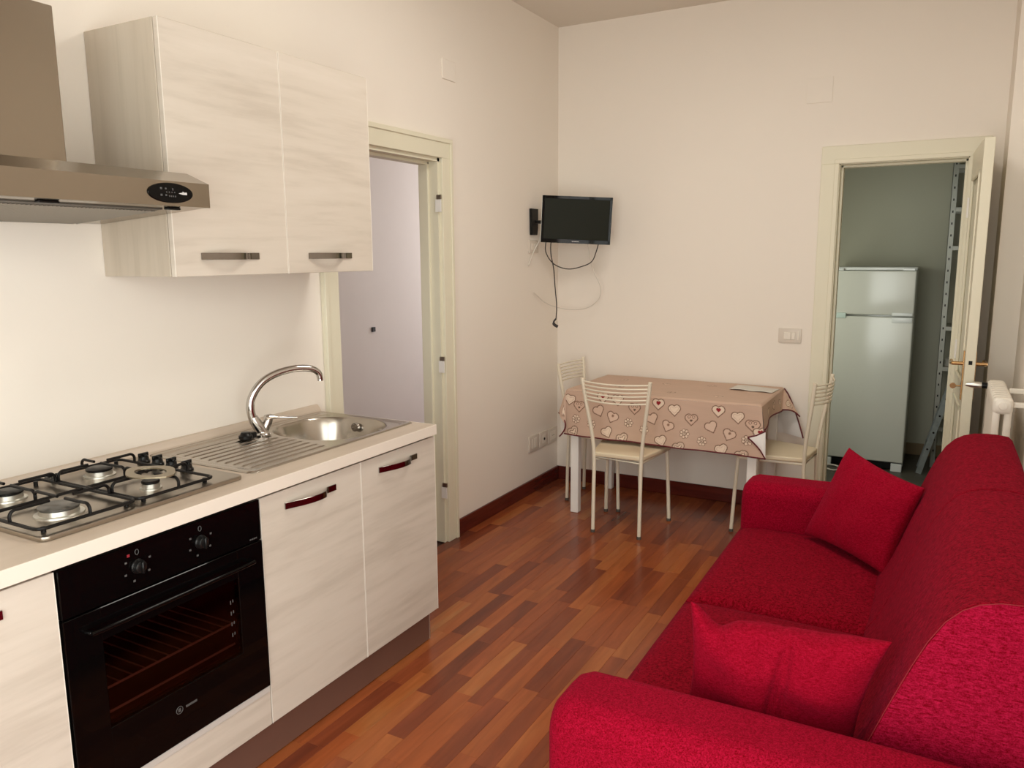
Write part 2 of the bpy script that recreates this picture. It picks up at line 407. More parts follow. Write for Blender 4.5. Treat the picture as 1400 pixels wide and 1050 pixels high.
# left doorway: casing, lining, stop, hinge leaves
tr = bpy.data.objects.new('trim_1', None); COL.objects.link(tr); tr.location = (0, 2.98, 0); struct(tr)
y0, y1, zt = D1
b = B()
b.box(.0005, .020, y1-.005, y1+.088, 0, zt-.005, .002, 1).box(.0005, .020, y0-.088, y0+.005, 0, zt-.005, .002, 1).box(.0005, .020, y0-.088, y1+.088, zt-.005, zt+.092, .002, 1)
b.done('casing', 'joinery', tr)
b = B()   # raised outer bead of the casing
b.box(.0195, .027, y1+.066, y1+.0875, 0, zt+.070, .002, 1).box(.0195, .027, y0-.0875, y0-.066, 0, zt+.070, .002, 1).box(.0195, .027, y0-.0875, y1+.0875, zt+.070, zt+.0915, .002, 1)
b.done('bead', 'joinery', tr)
b = B()
b.box(-T-.005, .002, y1-.022, y1, 0, zt).box(-T-.005, .002, y0, y0+.022, 0, zt).box(-T-.005, .002, y0, y1, zt-.022, zt)
b.done('lining', 'joinery', tr)
b = B()
b.box(-T-.006, -.050, y1-.036, y1-.021, 0, zt-.02, .003).box(-T-.006, -.050, y0+.021, y0+.036, 0, zt-.02, .003).box(-T-.006, -.050, y0, y1, zt-.036, zt-.021, .003)
b.done('stop', 'joinery', tr)
for z in (1.80, .98, .30):
    b = B(); b.box(-.012, .022, y1-.027, y1-.020, z-.05, z+.012, .001); h = b.done('hinge', 'white_metal', tr)
    b = B(); b.box(-.004, .0235, y1-.0285, y1-.0205, z+.012, z+.034, .001); b.done('hinge_pin', 'steel', h)
# passage beyond the left doorway
b = B(); b.box(-1.25, -1.15, 1.2, 6.2, 0, ZC); struct(b.done('wall_passage', 'wall_hall'))
b = B(); b.box(-1.15, -T, 1.2, 1.3, 0, ZC).box(-1.15, -T, 6.1, 6.2, 0, ZC).box(-T, 0, YB+T, 6.2, 0, ZC); struct(b.done('wall_passage_end', 'wall_hall'))
b = B(); b.box(-1.15, -T, 1.3, 6.1, -.06, -.001); struct(b.done('floor_passage', 'plank_f'))
b = B(); b.box(-1.25, -T, 1.2, 6.2, ZC, ZC+.1); struct(b.done('ceiling_passage', 'ceiling'))
b = B(); b.box(-1.15, -1.138, 4.225, 4.258, 1.020, 1.052, .003)
tag(origin(b.done('wall_sensor', 'plaster_plug'), (-1.15, 4.24, 1.02)), 'tiny black square fitting on the grey wall seen through the doorway', 'wall fitting')

# right doorway: casing + lining
tr = bpy.data.objects.new('trim_2', None); COL.objects.link(tr); tr.location = (2.03, YB, 0); struct(tr)
x0, x1, zt = D2
b = B()
b.box(x0-.088, x0+.005, YB-.020, YB-.0005, 0, zt-.005, .002, 1).box(x1-.005, x1+.088, YB-.020, YB-.0005, 0, zt-.005, .002, 1).box(x0-.088, x1+.088, YB-.020, YB-.0005, zt-.005, zt+.09, .002, 1)
b.done('casing', 'joinery', tr)
b = B()
b.box(x0-.018, x0+.006, YB-.027, YB-.0195, 0, zt-.006, .002, 1).box(x0-.018, x1+.018, YB-.027, YB-.0195, zt-.006, zt+.018, .002, 1).box(x1-.006, x1+.018, YB-.027, YB-.0195, 0, zt-.006, .002, 1)
b.done('bead', 'joinery', tr)
b = B()
b.box(x0-.004, x0+.010, YB-.012, YB+T+.005, 0, zt).box(x1-.010, x1+.004, YB-.012, YB+T+.005, 0, zt).box(x0, x1, YB-.012, YB+T+.005, zt-.010, zt+.004)
b.done('lining', 'joinery', tr)
b = B()
b.box(x0+.009, x0+.022, YB+.045, YB+T+.006, 0, zt-.008, .002).box(x1-.022, x1-.009, YB+.045, YB+T+.006, 0, zt-.008, .002).box(x0, x1, YB+.045, YB+T+.006, zt-.022, zt-.009, .002)
b.done('stop', 'joinery', tr)
# door leaf standing open into the room (local frame: hinge at origin, leaf along -y)
dl = bpy.data.objects.new('door_1', None); COL.objects.link(dl); dl.location = (2.352, YB-.028, .008); dl.rotation_euler = (0, 0, math.radians(2.6)); struct(dl)
LW, LH, LT = .625, 2.022, .042
def leafpart(bb, name, mat, parent=None, **k): return bb.done(name, mat, parent or dl, world=False, **k)
b = B(); b.box(0, LT, -LW, -LW+.105, 0, LH, .003).box(0, LT, -.105, 0, 0, LH, .003)
b.box(.0005, LT-.0005, -LW+.1, -.1, LH-.125, LH).box(.0005, LT-.0005, -LW+.1, -.1, .80, .90).box(.0005, LT-.0005, -LW+.1, -.1, 0, .16)
leafpart(b, 'leaf_frame', 'joinery')
for z0, z1 in ((.90, LH-.125), (.16, .80)):
    b = B(); b.box(.012, LT-.012, -LW+.10, -.10, z0-.005, z1+.005); b.box(.006, LT-.006, -LW+.145, -.145, z0+.04, z1-.04, .006, 1)
    leafpart(b, 'panel', 'joinery')
    b = B()
    for xs in (-.006, LT-.006):
        b.box(xs, xs+.012, -LW+.10, -LW+.122, z0, z1, .004).box(xs, xs+.012, -.122, -.10, z0, z1, .004)
        b.box(xs, xs+.012, -LW+.10, -.10, z0, z0+.022, .004).box(xs, xs+.012, -LW+.10, -.10, z1-.022, z1, .004)
    leafpart(b, 'moulding', 'joinery')
hz = 1.012
for sgn, xb in ((-1, 0), (1, LT)):
    b = B(); b.box(xb, xb+sgn*.006, -LW+.045, -LW+.080, hz-.17, hz+.06, .002); leafpart(b, 'handle_plate', 'brass')
    b = B(); b.tube([(xb, -LW+.062, hz), (xb+sgn*.05, -LW+.062, hz)], .009, 10)
    b.tube(smoothpath([(xb+sgn*.044, -LW+.058, hz), (xb+sgn*.05, -LW+.09, hz-.002), (xb+sgn*.05, -LW+.14, hz-.006), (xb+sgn*.047, -LW+.175, hz-.002)]), .0085, 10)
    leafpart(b, 'lever_handle', 'brass', smooth=True)
b = B(); b.tube([(0, -LW+.062, .905), (-.028, -LW+.062, .905)], .0035, 8); b.lathe([(.006, -.002), (.0135, -.002), (.0135, .002), (.006, .002)], (-.038, -LW+.062, .905), 'y', 16)
leafpart(b, 'key', 'brass')
b = B(); b.box(LT*.32, LT*.68, -LW-.0012, -LW+.001, hz+.002, hz+.020, .0005, 1); leafpart(b, 'latch', 'iron')
for z in (.28, 1.02, 1.75):
    b = B(); b.tube([(-.002, .004, z-.05), (-.002, .004, z+.05)], .008, 10); leafpart(b, 'hinge', 'white_metal', smooth=True)

# store room beyond the right doorway
b = B(); b.box(.9, 3.5, 6.62, 6.72, 0, ZC); struct(b.done('wall_store_back', 'wall_store'))
b = B(); b.box(.9, 1.0, YB+T, 6.62, 0, ZC).box(3.4, 3.5, YB+T, 6.62, 0, ZC).box(XR+T, 3.5, YB, YB+T, 0, ZC); struct(b.done('wall_store_sides', 'wall_store'))
b = B(); b.box(.9, 3.5, YB+T, 6.72, -.06, 0); struct(b.done('floor_store', 'dark_floor'))
b = B(); b.box(.9, 3.5, YB+T, 6.72, ZC, ZC+.1); struct(b.done('ceiling_store', 'ceiling'))
b = B(); b.box(1.0, 3.4, 6.608, 6.62, 0, .09, .003); struct(b.done('baseboard_store', plain('store_skirting', (.26, .19, .10), .5)))

# ------------------------------------------------------------------ kitchen run
ZW, ZWB = .8927, .8547
YR = 2.432           # right end of the run
YO0, YO1 = .952, 1.5486
def bow_handle(parent, xf, yc, zc_, half=.112, h=.0205, mat='nickel'):
    """strap handle: long bow on the left, a step and a short foot on the right"""
    n = 22; prof = []
    for k in range(n+1):
        t = k/n; y = yc-half+2*half*t
        if t < .72: d = .004+.029*math.sin(math.pi*(t/.72)*.70)**1.1
        elif t < .80: d = .006+(.029*math.sin(math.pi*.70)**1.1-.003)*(1-(t-.72)/.08)*.8
        else: d = .005
        prof.append((y, d))
    pts = [(xf+d, y) for y, d in prof]+[(xf+max(d-.0035, .0005), y) for y, d in prof[::-1]]
    b = B(); b.prism(pts, 'z', zc_-h/2, zc_+h/2, .0006, 1)
    return b.done('handle', mat, parent, smooth=True)
def cab_door(parent, xf, y0, y1, z0, z1, hy, hz, mat='lam_h'):
    b = B(); b.box(xf-.019, xf, y0+.0015, y1-.0015, z0, z1, .0012, 1); d = b.done('door', mat, parent)
    for ya in (y0+.0013, y1-.0027):   # pale edge tape
        b = B(); b.box(xf-.0022, xf+.0005, ya, ya+.0016, z0, z1); b.done('edging', 'edge', d)
    bow_handle(d, xf, hy, hz)
    return d
# base cabinet left of the oven
cb = thing('base_cabinet', (.30, .65, .1384), 'pale wood-effect base cabinet at the left end beside the oven', 'cabinet', 'pale wood-effect base units')
b = B(); b.box(.03, .561, .352, YO0-.003, .1384, ZWB-.0015); b.done('carcass', 'lam_v', cb)
cab_door(cb, .585, .352, YO0-.002, .1384, .8437, .722, .794)
# oven housing: side gables, shelf and the strip below the oven
cb = thing('oven_housing', (.30, 1.25, .1384), 'pale housing unit with a blank strip under the black oven', 'cabinet', 'pale wood-effect base units')
b = B(); b.box(.03, .561, YO0, YO0+.016, .1384, ZWB-.0015).box(.03, .561, YO1-.016, YO1, .1384, ZWB-.0015).box(.03, .561, YO0+.016, YO1-.016, .1384, .156).box(.03, .561, YO0+.016, YO1-.016, .236, .252)
b.done('carcass', 'lam_v', cb)
b = B(); b.box(.566, .585, YO0+.0015, YO1-.0015, .1384, .2465, .0012, 1); b.done('filler_strip', 'lam_h', cb)
b = B(); b.box(.566, .588, YO0+.004, YO1-.004, .2470, .2660, .001, 1); b.done('vent_strip', plain('vent_strip_grey', (.52, .49, .46), .5), cb)
# sink cabinet with two doors
cb = thing('sink_cabinet', (.30, 1.99, .1384), 'pale wood-effect two-door base cabinet under the steel sink', 'cabinet', 'pale wood-effect base units')
b = B(); b.box(.03, .561, YO1, YO1+.018, .1384, ZWB-.0015).box(.03, .561, YR-.018, YR+.004, .1384, ZWB-.0015).box(.03, .561, YO1+.018, YR-.018, .1384, .156).box(.03, .046, YO1+.018, YR-.018, .156, .72)
b.done('carcass', 'lam_v', cb)
cab_door(cb, .585, YO1, 1.9985, .1384, .8437, 1.757, .794)
cab_door(cb, .585, 1.9985, 2.440, .1384, .8437, 2.205, .794)
# plinth
pl = thing('plinth', (.545, 1.4, 0), 'brown glossy plinth board running under the base cabinets', 'plinth')
b = B(); b.box(.532, .548, .352, 2.428, .004, .1375, .001, 1); b.done('board', 'plinth', pl)
b = B(); b.box(.5325, .5495, 2.4255, 2.4315, .004, .1375, .001, 1); b.done('end_cap', 'alu', pl)
# worktop with cut-outs for hob and sink
wt = thing('worktop', (.30, 1.4, ZWB), 'long beige laminate worktop carrying the hob and the sink', 'worktop')
b = B()
b.box(.004, .598, .352, 1.02, ZWB, ZW).box(.004, .598, 1.53, 1.64, ZWB, ZW).box(.004, .03+.035, 1.02, 1.53, ZWB, ZW).box(.48, .598, 1.02, 1.53, ZWB, ZW)
b.box(.004, .055, 1.64, YR-.035, ZWB, ZW).box(.492, .598, 1.64, YR-.035, ZWB, ZW).box(.004, .598, YR-.035, YR-.001, ZWB, ZW)
b.done('slab', 'worktop', wt)
b = B(); b.box(.597, .6015, .352, YR, ZWB, ZW+.0004, .0015, 2).box(.004, .6, YR-.0015, YR+.0015, ZWB, ZW+.0002, .0006, 1); b.done('front_edging', 'worktop_edge', wt)
b = B(); b.prism([(.0015, ZW), (.027, ZW), (.024, ZW+.008), (.010, ZW+.026), (.0015, ZW+.030)], 'y', .352, YR-.006); b.done('upstand', 'worktop', wt)

# built-in oven
ov = thing('oven', (.30, 1.25, .2665), 'black glass built-in oven below the gas hob', 'oven')
OA, OB, OZ0, OZ1 = YO0+.003, YO1-.003, .2670, .8437
ZS = .722
b = B(); b.box(.566, .588, OA, OB, ZS+.003, OZ1, .002, 1); cp = b.done('control_panel', 'blackglass', ov)
for ky in (1.151, 1.337):
    b = B(); b.lathe([(.0185, 0), (.0185, .003), (.016, .006), (.015, .015), (.012, .017)], (.588, ky, .786), 'x', 24); b.box(.602, .612, ky-.0030, ky+.0030, .771, .801, .002, 1)
    k_ = b.done('knob', 'black', cp, smooth=True)
def marks(par, x, items, name, mat):
    b = B()
    for (y, z, w_, h_) in items: b.box(x, x+.0006, y-w_/2, y+w_/2, z-h_/2, z+h_/2)
    o = b.done(name, mat, par)
    if len(items) > 1: o['kind'] = 'stuff'
    return o
mk = []
for ky in (1.151, 1.337):
    b = B()   # ring-shaped zero above each knob
    b.tube([(.5884, ky+.0048*math.cos(a), .8225+.0068*math.sin(a)) for a in np.linspace(0, 2*math.pi, 14, endpoint=False)], .0009, 5, closed=True); b.done('zero_mark', 'grey_print', cp)
    for a in (20, -35, 200, 250, 150): mk.append((ky+.036*math.cos(math.radians(a)), .786+.036*math.sin(math.radians(a)), .006, .005))
mk += [(1.505+i*.007, .735, .005, .004) for i in range(4)]
marks(cp, .588, mk, 'scale_marks', 'grey_print')
marks(cp, .588, [(1.128, .820, .007, .007)], 'indicator_lamp', 'red_print')
# door: black frame around a tinted window
WY0, WY1, WZ0_, WZ1_ = 1.045, 1.452, .415, .640
b = B()
b.box(.569, .590, OA, WY0, OZ0, ZS, .0015, 1).box(.569, .590, WY1, OB, OZ0, ZS, .0015, 1).box(.569, .5899, WY0-.002, WY1+.002, OZ0, WZ0_, .0015, 1).box(.569, .5899, WY0-.002, WY1+.002, WZ1_, ZS, .0015, 1)
dr = b.done('oven_door', 'blackglass', ov)
b = B(); b.box(.583, .5885, WY0-.002, WY1+.002, WZ0_-.002, WZ1_+.002); b.done('window_pane', 'ovenglass', dr)
b = B(); b.tube(smoothpath([(.591, OA+.050, .678), (.606, OA+.056, .678), (.613, OA+.075, .678), (.614, 1.25, .678), (.613, OB-.075, .678), (.606, OB-.056, .678), (.591, OB-.050, .678)], 5), .0060, 10)
b.done('door_handle', 'blackglass', dr, smooth=True)
mk = []
for i, z in enumerate((.580, .548, .516, .484)):
    mk += [(1.420, z, .003, .011), (1.428, z+.002, .003, .008)]
marks(dr, .5886, mk, 'level_marks', 'grey_print')
b = B(); b.tube([(.5903, 1.232+.010*math.cos(a), .358+.010*math.sin(a)) for a in np.linspace(0, 2*math.pi, 14, endpoint=False)], .001, 5, closed=True).box(.590, .5906, 1.228, 1.236, .353, .363).box(.590, .5906, 1.252, 1.287, .355, .361)
b.done('badge', 'grey_print', dr)
b = B()   # cavity (open box)
b.box(.10, .112, 1.03, 1.465, .40, .66).box(.10, .568, 1.018, 1.03, .40, .66).box(.10, .568, 1.465, 1.477, .40, .66).box(.10, .568, 1.018, 1.477, .388, .40).box(.10, .568, 1.018, 1.477, .66, .672)
b.done('cavity', 'darkcav', ov)
b = B(); rz = .492
b.tube([(.545, 1.035, rz), (.545, 1.46, rz), (.15, 1.46, rz), (.15, 1.035, rz)], .0034, 6, closed=True)
for i in range(11): b.tube([(.545, 1.07+i*.036, rz), (.15, 1.07+i*.036, rz)], .0022, 5)
b.tube([(.548, 1.035, .430), (.548, 1.46, .430)], .0032, 6)
b.done('wire_rack', plain('rack_steel', (.85, .80, .76), .45, .35), ov)
b = B(); b.box(.16, .545, 1.04, 1.455, .402, .412, .004, 1); b.done('baking_tray', 'darkcav', ov)

# ---------------------------------------------- gas hob
HY0, HY1, HX0, HX1 = .967, 1.558, .050, .522
hb = thing('gas_hob', (.29, 1.26, ZW), 'stainless steel four-burner gas hob with black pan supports', 'hob')
b = B(); b.prism(rrect(HX0, HX1, HY0, HY1, .022), 'z', ZW+.0005, ZW+.0125, .004, 2); b.done('hob_plate', 'steel', hb, smooth=True)
HZ = ZW+.0125
burn = [('large', .385, 1.092, .047), ('small', .399, 1.340, .024), ('medium', .150, 1.356, .036), ('medium', .150, 1.100, .036)]
for nm, bx, by, br in burn:
    b = B(); b.lathe([(br*1.22, 0), (br*1.2, .004), (br*.98, .005), (br*.95, .016), (br*.6, .018)], (bx, by, HZ), 'z', 28); bu = b.done('burner', 'alu', hb, smooth=True)
    b = B(); b.lathe([(br*.90, .0165), (br*1.0, .0185), (br*1.0, .0225), (br*.9, .0245), (.002, .0250)], (bx, by, HZ), 'z', 28); b.done('burner_cap', 'iron' if nm != 'large' else plain('burner_cap_grey', (.10, .095, .085), .3, .4), bu, smooth=True)
def grate(ya, yb, cents):
    b = B(); z0 = HZ+.013; r = .0044; xa, xb = .075, .497
    b.tube([(x, y, z0) for x, y in rrect(xa, xb, ya, yb, .018, 3)], r, 8, closed=True)
    for x in (xa+.015, xb-.015):
        for y in (ya+.02, yb-.02): b.tube([(x, y, HZ), (x, y, z0)], .006, 8)
    zt = HZ+.040
    ym = (ya+yb)/2
    b.tube([(.272, ya, z0), (.272, yb, z0)], r, 8)
    for cx in cents:
        lo, hi = (xa, .272) if cx < .272 else (.272, xb)
        for sx, e in ((-1, lo), (1, hi)):
            b.tube(smoothpath([(e, ym, z0), (e, ym, zt-.010), (e-sx*.010, ym, zt), (e-sx*.03, ym, zt), (cx+sx*.016, ym, zt)], 4), r*.95, 8)
        for sy, e in ((-1, ya), (1, yb)):
            b.tube(smoothpath([(cx, e, z0), (cx, e, zt-.010), (cx, e-sy*.010, zt), (cx, e-sy*.03, zt), (cx, ym+sy*.030, zt)], 4), r*.95, 8)
    return b.done('pan_support', 'iron', hb, smooth=True)
grate(.975, 1.226, (.15, .385)); grate(1.236, 1.470, (.15, .385))
for kx in (.135, .200, .264, .332):
    b = B(); b.lathe([(.019, 0), (.019, .006), (.016, .009), (.0145, .020), (.012, .022)], (kx, 1.512, HZ), 'z', 20); b.box(kx-.004, kx+.004, 1.495, 1.529, HZ+.018, HZ+.031, .002, 1); b.box(kx-.014, kx+.014, 1.508, 1.516, HZ+.016, HZ+.028, .002, 1)
    b.done('knob', 'black', hb, smooth=True)
# loose ring on the small burner
b = B(); oc = [(.405+.078*math.cos(a)*(1+.06*math.cos(4*a)), 1.338+.058*math.sin(a)*(1+.06*math.cos(4*a))) for a in np.linspace(0, 2*math.pi, 32, endpoint=False)]
ic = [(.405+.050*math.cos(a), 1.338+.034*math.sin(a)) for a in np.linspace(0, 2*math.pi, 32, endpoint=False)]
rz0, rz1 = HZ+.0455, HZ+.0495
v = [[b.bm.verts.new((p[0], p[1], z)) for p in c_] for c_, z in ((oc, rz0), (oc, rz1), (ic, rz1), (ic, rz0))]
for q in range(4):
    for k in range(32): b.bm.faces.new((v[q][k], v[q][(k+1) % 32], v[(q+1) % 4][(k+1) % 32], v[(q+1) % 4][k]))
bmesh.ops.recalc_face_normals(b.bm, faces=b.bm.faces)
tag(origin(b.done('reducer_ring', plain('stained_steel', (.30, .25, .17), .35, .8)), (.405, 1.338, rz0)), 'flat metal reducer ring lying on the pan support over the smallest burner', 'burner ring')

# ---------------------------------------------- sink
SY0, SY1, SX0, SX1 = 1.600, 2.420, .028, .505
sk = thing('sink', (.27, 2.01, ZW), 'stainless steel sink with oval bowl and ribbed drainer', 'sink')
nx, ny = 190, 226
xs = np.linspace(SX0, SX1, nx); ys = np.linspace(SY0, SY1, ny); X, Y = np.meshgrid(xs, ys, indexing='ij')
def sd(X, Y, x0, x1, y0, y1, r):
    qx = np.abs(X-(x0+x1)/2)-(x1-x0)/2+r; qy = np.abs(Y-(y0+y1)/2)-(y1-y0)/2+r
    return np.hypot(np.maximum(qx, 0), np.maximum(qy, 0))+np.minimum(np.maximum(qx, qy), 0)-r
ss = lambda a, b_, t: (lambda q: q*q*(3-2*q))(np.clip((t-a)/(b_-a), 0, 1))
Z = np.full(X.shape, ZW+.0045)
edge = sd(X, Y, SX0, SX1, SY0, SY1, .03); Z -= .0038*ss(-.006, 0, edge); Z -= .002*ss(-.016, -.024, edge)
inner = sd(X, Y, SX0+.055, SX1-.022, SY0+.03, SY1-.03, .04); Z -= .0022*ss(0, -.006, inner)
bowl = sd(X, Y, .080, .470, 2.015, 2.385, .150)
Z = np.where(bowl < .004, Z-.004*ss(.004, -.004, bowl), Z)
Z -= .150*np.power(ss(.0, -.055, bowl), .8)
gq = ((X-.105)/.0385+.5) % 1-.5; gr = -np.exp(-(gq/.11)**2)*2.2+np.exp(-((gq-.26)/.12)**2)*.5+np.exp(-((gq+.26)/.12)**2)*.5
gmask = ss(SY0+.045, SY0+.06, Y)*ss(2.0, 1.985, Y+.22*np.abs(X-.28)**1.3)*ss(.088, .10, X)*ss(.475, .462, X)*(bowl > .012)
Z += gmask*.0022*gr
b = B(); vs = [[b.bm.verts.new((xs[i], ys[j], Z[i, j])) for j in range(ny)] for i in range(nx)]
for i in range(nx-1):
    for j in range(ny-1):
        if edge[i:i+2, j:j+2].max() <= .004: b.bm.faces.new((vs[i][j], vs[i+1][j], vs[i+1][j+1], vs[i][j+1]))
for vv in [q for q in b.bm.verts if not q.link_faces]: b.bm.verts.remove(vv)
bmesh.ops.recalc_face_normals(b.bm, faces=b.bm.faces)
skt = b.done('basin', 'steel_lite', sk, smooth='full')
md = skt.modifiers.new('gauge', 'SOLIDIFY'); md.thickness = .001; md.offset = 0
b = B(); b.lathe([(.042, 0), (.040, .003), (.030, .001), (.004, .0)], (.275, 2.20, ZW-.1462), 'z', 28); b.done('drain', 'chrome', sk, smooth=True)
b = B(); b.lathe([(.017, -.012), (.017, .002), (.010, .004)], (.262, 2.366, ZW-.030), 'y', 20)
for a in range(4):
    an = a*math.pi/2+.4; b.box(.262+.010*math.cos(an)-.002, .262+.010*math.cos(an)+.002, 2.350, 2.356, ZW-.030+.010*math.sin(an)-.002, ZW-.030+.010*math.sin(an)+.002)
b.done('overflow', 'chrome', sk, smooth=True)
# plug lying on the drainer
pg = thing('sink_plug', (.150, 1.905, ZW), 'black rubber sink plug lying on the drainer left of the tap', 'plug')
b = B(); b.lathe([(.020, .004), (.024, .008), (.024, .018), (.019, .022), (.015, .030), (.004, .032)], (.150, 1.905, ZW), 'z', 20); b.done('stopper', 'black', pg, smooth=True)
b = B(); b.box(.138, .164, 1.918, 1.946, ZW+.004, ZW+.026, .006); b.done('knob', 'black', pg, smooth=True)
# mixer tap
TX, TY = .150, 1.985
tp = thing('mixer_tap', (TX, TY, ZW+.004), 'chrome mixer tap with a tall curved swan-neck spout at the sink', 'tap')
z0 = ZW+.004
dx, dy = .42, .907
P_ = lambda t, h: (TX+dx*t, TY+dy*t, z0+h)
b = B(); b.lathe([(.029, 0), (.029, .004), (.0245, .008), (.023, .014)], (TX, TY, z0), 'z', 26); b.tube([P_(0, .008), P_(-.012, .030), P_(-.028, .058), P_(-.032, .070)], [.0215, .021, .0195, .016], 18); b.done('body', 'chrome', tp, smooth=True)
sp = smoothpath([P_(-.030, .050), P_(-.040, .10), P_(-.030, .145), P_(.005, .190), P_(.060, .218), P_(.130, .230), P_(.190, .225), P_(.220, .207), P_(.227, .184)], 6)
b = B(); b.tube(sp, [.0155-.004*k/len(sp) for k in range(len(sp))], 14); b.tube([sp[-1]+Vector((0, 0, .004)), sp[-1]-Vector((0, 0, .008))], .0112, 14); b.done('spout', 'chrome', tp, smooth=True)
b = B()
lv = [((.012, .060), .017, .012), ((.030, .064), .016, .010), ((.055, .060), .0125, .0055), ((.09, .055), .011, .0035), ((.128, .050), .010, .003)]
rings = []
for (t_, h_), hw, hh in lv:
    c_ = Vector(P_(t_, h_)); sd_ = Vector((-dy, dx, 0))
    rings.append([b.bm.verts.new(c_+sd_*hw*math.cos(a)+Vector((0, 0, hh*math.sin(a)))) for a in np.linspace(0, 2*math.pi, 12, endpoint=False)])
for i in range(len(rings)-1):
    for k in range(12): b.bm.faces.new((rings[i][k], rings[i][(k+1) % 12], rings[i+1][(k+1) % 12], rings[i+1][k]))
b.bm.faces.new(rings[0][::-1]); b.bm.faces.new(rings[-1]); bmesh.ops.recalc_face_normals(b.bm, faces=b.bm.faces)
b.done('lever', 'chrome', tp, smooth=True)
b = B(); b.tube([P_(.002, .012), P_(.020, .046), P_(.028, .066)], [.016, .0165, .0145], 14); b.done('cartridge_housing', 'chrome', tp, smooth=True)

# ------------------------------------------------------------------ wall cabinet
WY = (1.5297, 1.9782, 2.4283); UZ0, UZ1, UX = 1.4754, 2.1866, .3243
wc = thing('wall_cabinet', (.16, 1.98, UZ0), 'two-door wall cabinet in pale horizontal-grain laminate right of the hood', 'cabinet')
b = B(); b.box(.0015, UX-.021, WY[0], WY[2], UZ0, UZ1, .001, 1); b.done('carcass', 'lam_v', wc)
cab_door(wc, UX, WY[0], WY[1], UZ0, UZ1, 1.735, 1.534); cab_door(wc, UX, WY[1], WY[2], UZ0, UZ1, 2.188, 1.534)

# ------------------------------------------------------------------ cooker hood
hd = thing('cooker_hood', (.2, 1.23, 1.633), 'stainless steel cooker hood with chimney on the kitchen wall', 'cooker hood')
HA, HB = .935, 1.528
b = B()
b.prism([(.002, 1.633), (.02, 1.633), (.465, 1.664), (.490, 1.664), (.490, 1.727), (.405, 1.760), (.002, 1.775)], 'y', HA, HB, .0015, 1)
b.done('canopy', 'hood_steel', hd)
b = B(); b.box(.003, .252, HA+.165, HB-.245, 1.768, 2.158, .002, 1); b.done('chimney', 'hood_steel', hd)
un = Vector((.445, 0, .031)).normalized(); nn = Vector((.031, 0, -.445)).normalized()
def upt(t_, y, d): p = Vector((.02, y, 1.633))+un*t_*.446+nn*d; return p
b = B()
for ya, yb, ta, tb in ((HA+.03, HB-.10, .0, .90),):
    q = [upt(ta, ya, .003), upt(tb, ya, .003), upt(tb, yb, .003), upt(ta, yb, .003)]; q2 = [upt(ta, ya, 0), upt(tb, ya, 0), upt(tb, yb, 0), upt(ta, yb, 0)]
    a_ = [b.bm.verts.new(p) for p in q]; c_ = [b.bm.verts.new(p) for p in q2]
    b.bm.faces.new(a_); b.bm.faces.new(c_[::-1])
    for i in range(4): b.bm.faces.new((a_[i], c_[i], c_[(i+1) % 4], a_[(i+1) % 4]))
bmesh.ops.recalc_face_normals(b.bm, faces=b.bm.faces)
fl = b.done('grease_filter', plain('filter_mesh_steel', (.10, .09, .075), .5, .3), hd)
b = B()
for i in range(44):
    y = HA+.045+i*.0103
    b.tube([upt(.06, y, .0045), upt(.84, y, .0045)], .0019, 5)
o = b.done('filter_ribs', plain('filter_rib_steel', (.27, .245, .21), .45, .5), fl); o['kind'] = 'stuff'
for t_, ya, yb in ((.95, 1.08, 1.13), (.955, 1.42, 1.46)):
    p = upt(t_, (ya+yb)/2, .002); b = B(); b.box(p.x-.010, p.x+.010, ya, yb, p.z-.004, p.z+.002, .002, 1); b.done('filter_catch', 'iron', fl)
b = B(); n = 40; oc = [(1.402+.068*math.cos(a), 1.6965+.0255*math.sin(a)) for a in np.linspace(0, 2*math.pi, n, endpoint=False)]
b.prism(oc, 'x', .4895, .4935, .001, 1); cpn = b.done('control_oval', 'blackglass', hd)
mk = [(1.372, 1.7065, .006, .005), (1.386, 1.7065, .005, .004), (1.372, 1.690, .006, .005), (1.386, 1.690, .005, .004), (1.407, 1.706, .003, .006)] + [(1.388+i*.008, 1.698, .003, .003) for i in range(4)] + [(1.396+i*.006, 1.688, .003, .004) for i in range(4)]
marks(cpn, .4935, mk, 'button_marks', 'grey_print')
b = B(); b.prism([(1.424, 1.6965), (1.437, 1.6995), (1.4375, 1.702), (1.441, 1.6995), (1.450, 1.700), (1.450, 1.6935), (1.437, 1.6935)], 'x', .4934, .4942); b.done('logo', 'white_print', cpn)

# ------------------------------------------------------------------ wall plates
def plate_left(name, ya, yb, za, zb, label, cat, kind, group=None):
    t = thing(name, (0, (ya+yb)/2, (za+zb)/2), label, cat, group)
    b = B(); b.box(.0005, .010, ya, yb, za, zb, .003, 2); b.done('cover_plate', 'plate', t, smooth=True)
    yc, zc_ = (ya+yb)/2, (za+zb)/2
    if kind == 'socket':
        b = B(); b.box(.009, .012, ya+.022, yb-.022, za+.020, zb-.020, .001, 1); fr = b.done('insert', 'rocker', t)
        for q in (-1, 0, 1):
            b = B(); b.lathe([(.0028, 0), (.0028, .0006)], (.0119, yc+q*.013, zc_), 'x', 10); b.done('hole', 'iron', fr)
    elif kind == 'aerial':
        b = B(); b.box(.009, .012, yc-.022, yc+.022, za+.020, zb-.020, .001, 1); fr = b.done('insert', 'rocker', t)
        b = B(); b.lathe([(.009, 0), (.009, .003), (.004, .003)], (.0119, yc, zc_), 'x', 14); b.done('jack', 'iron', fr)
    elif kind == 'rocker':
        for q in (-1, 1):
            b = B(); b.box(.009, .0125, yc+q*.019-.017, yc+q*.019+.017, za+.018, zb-.018, .002, 1); b.done('rocker', 'rocker', t)
    return t
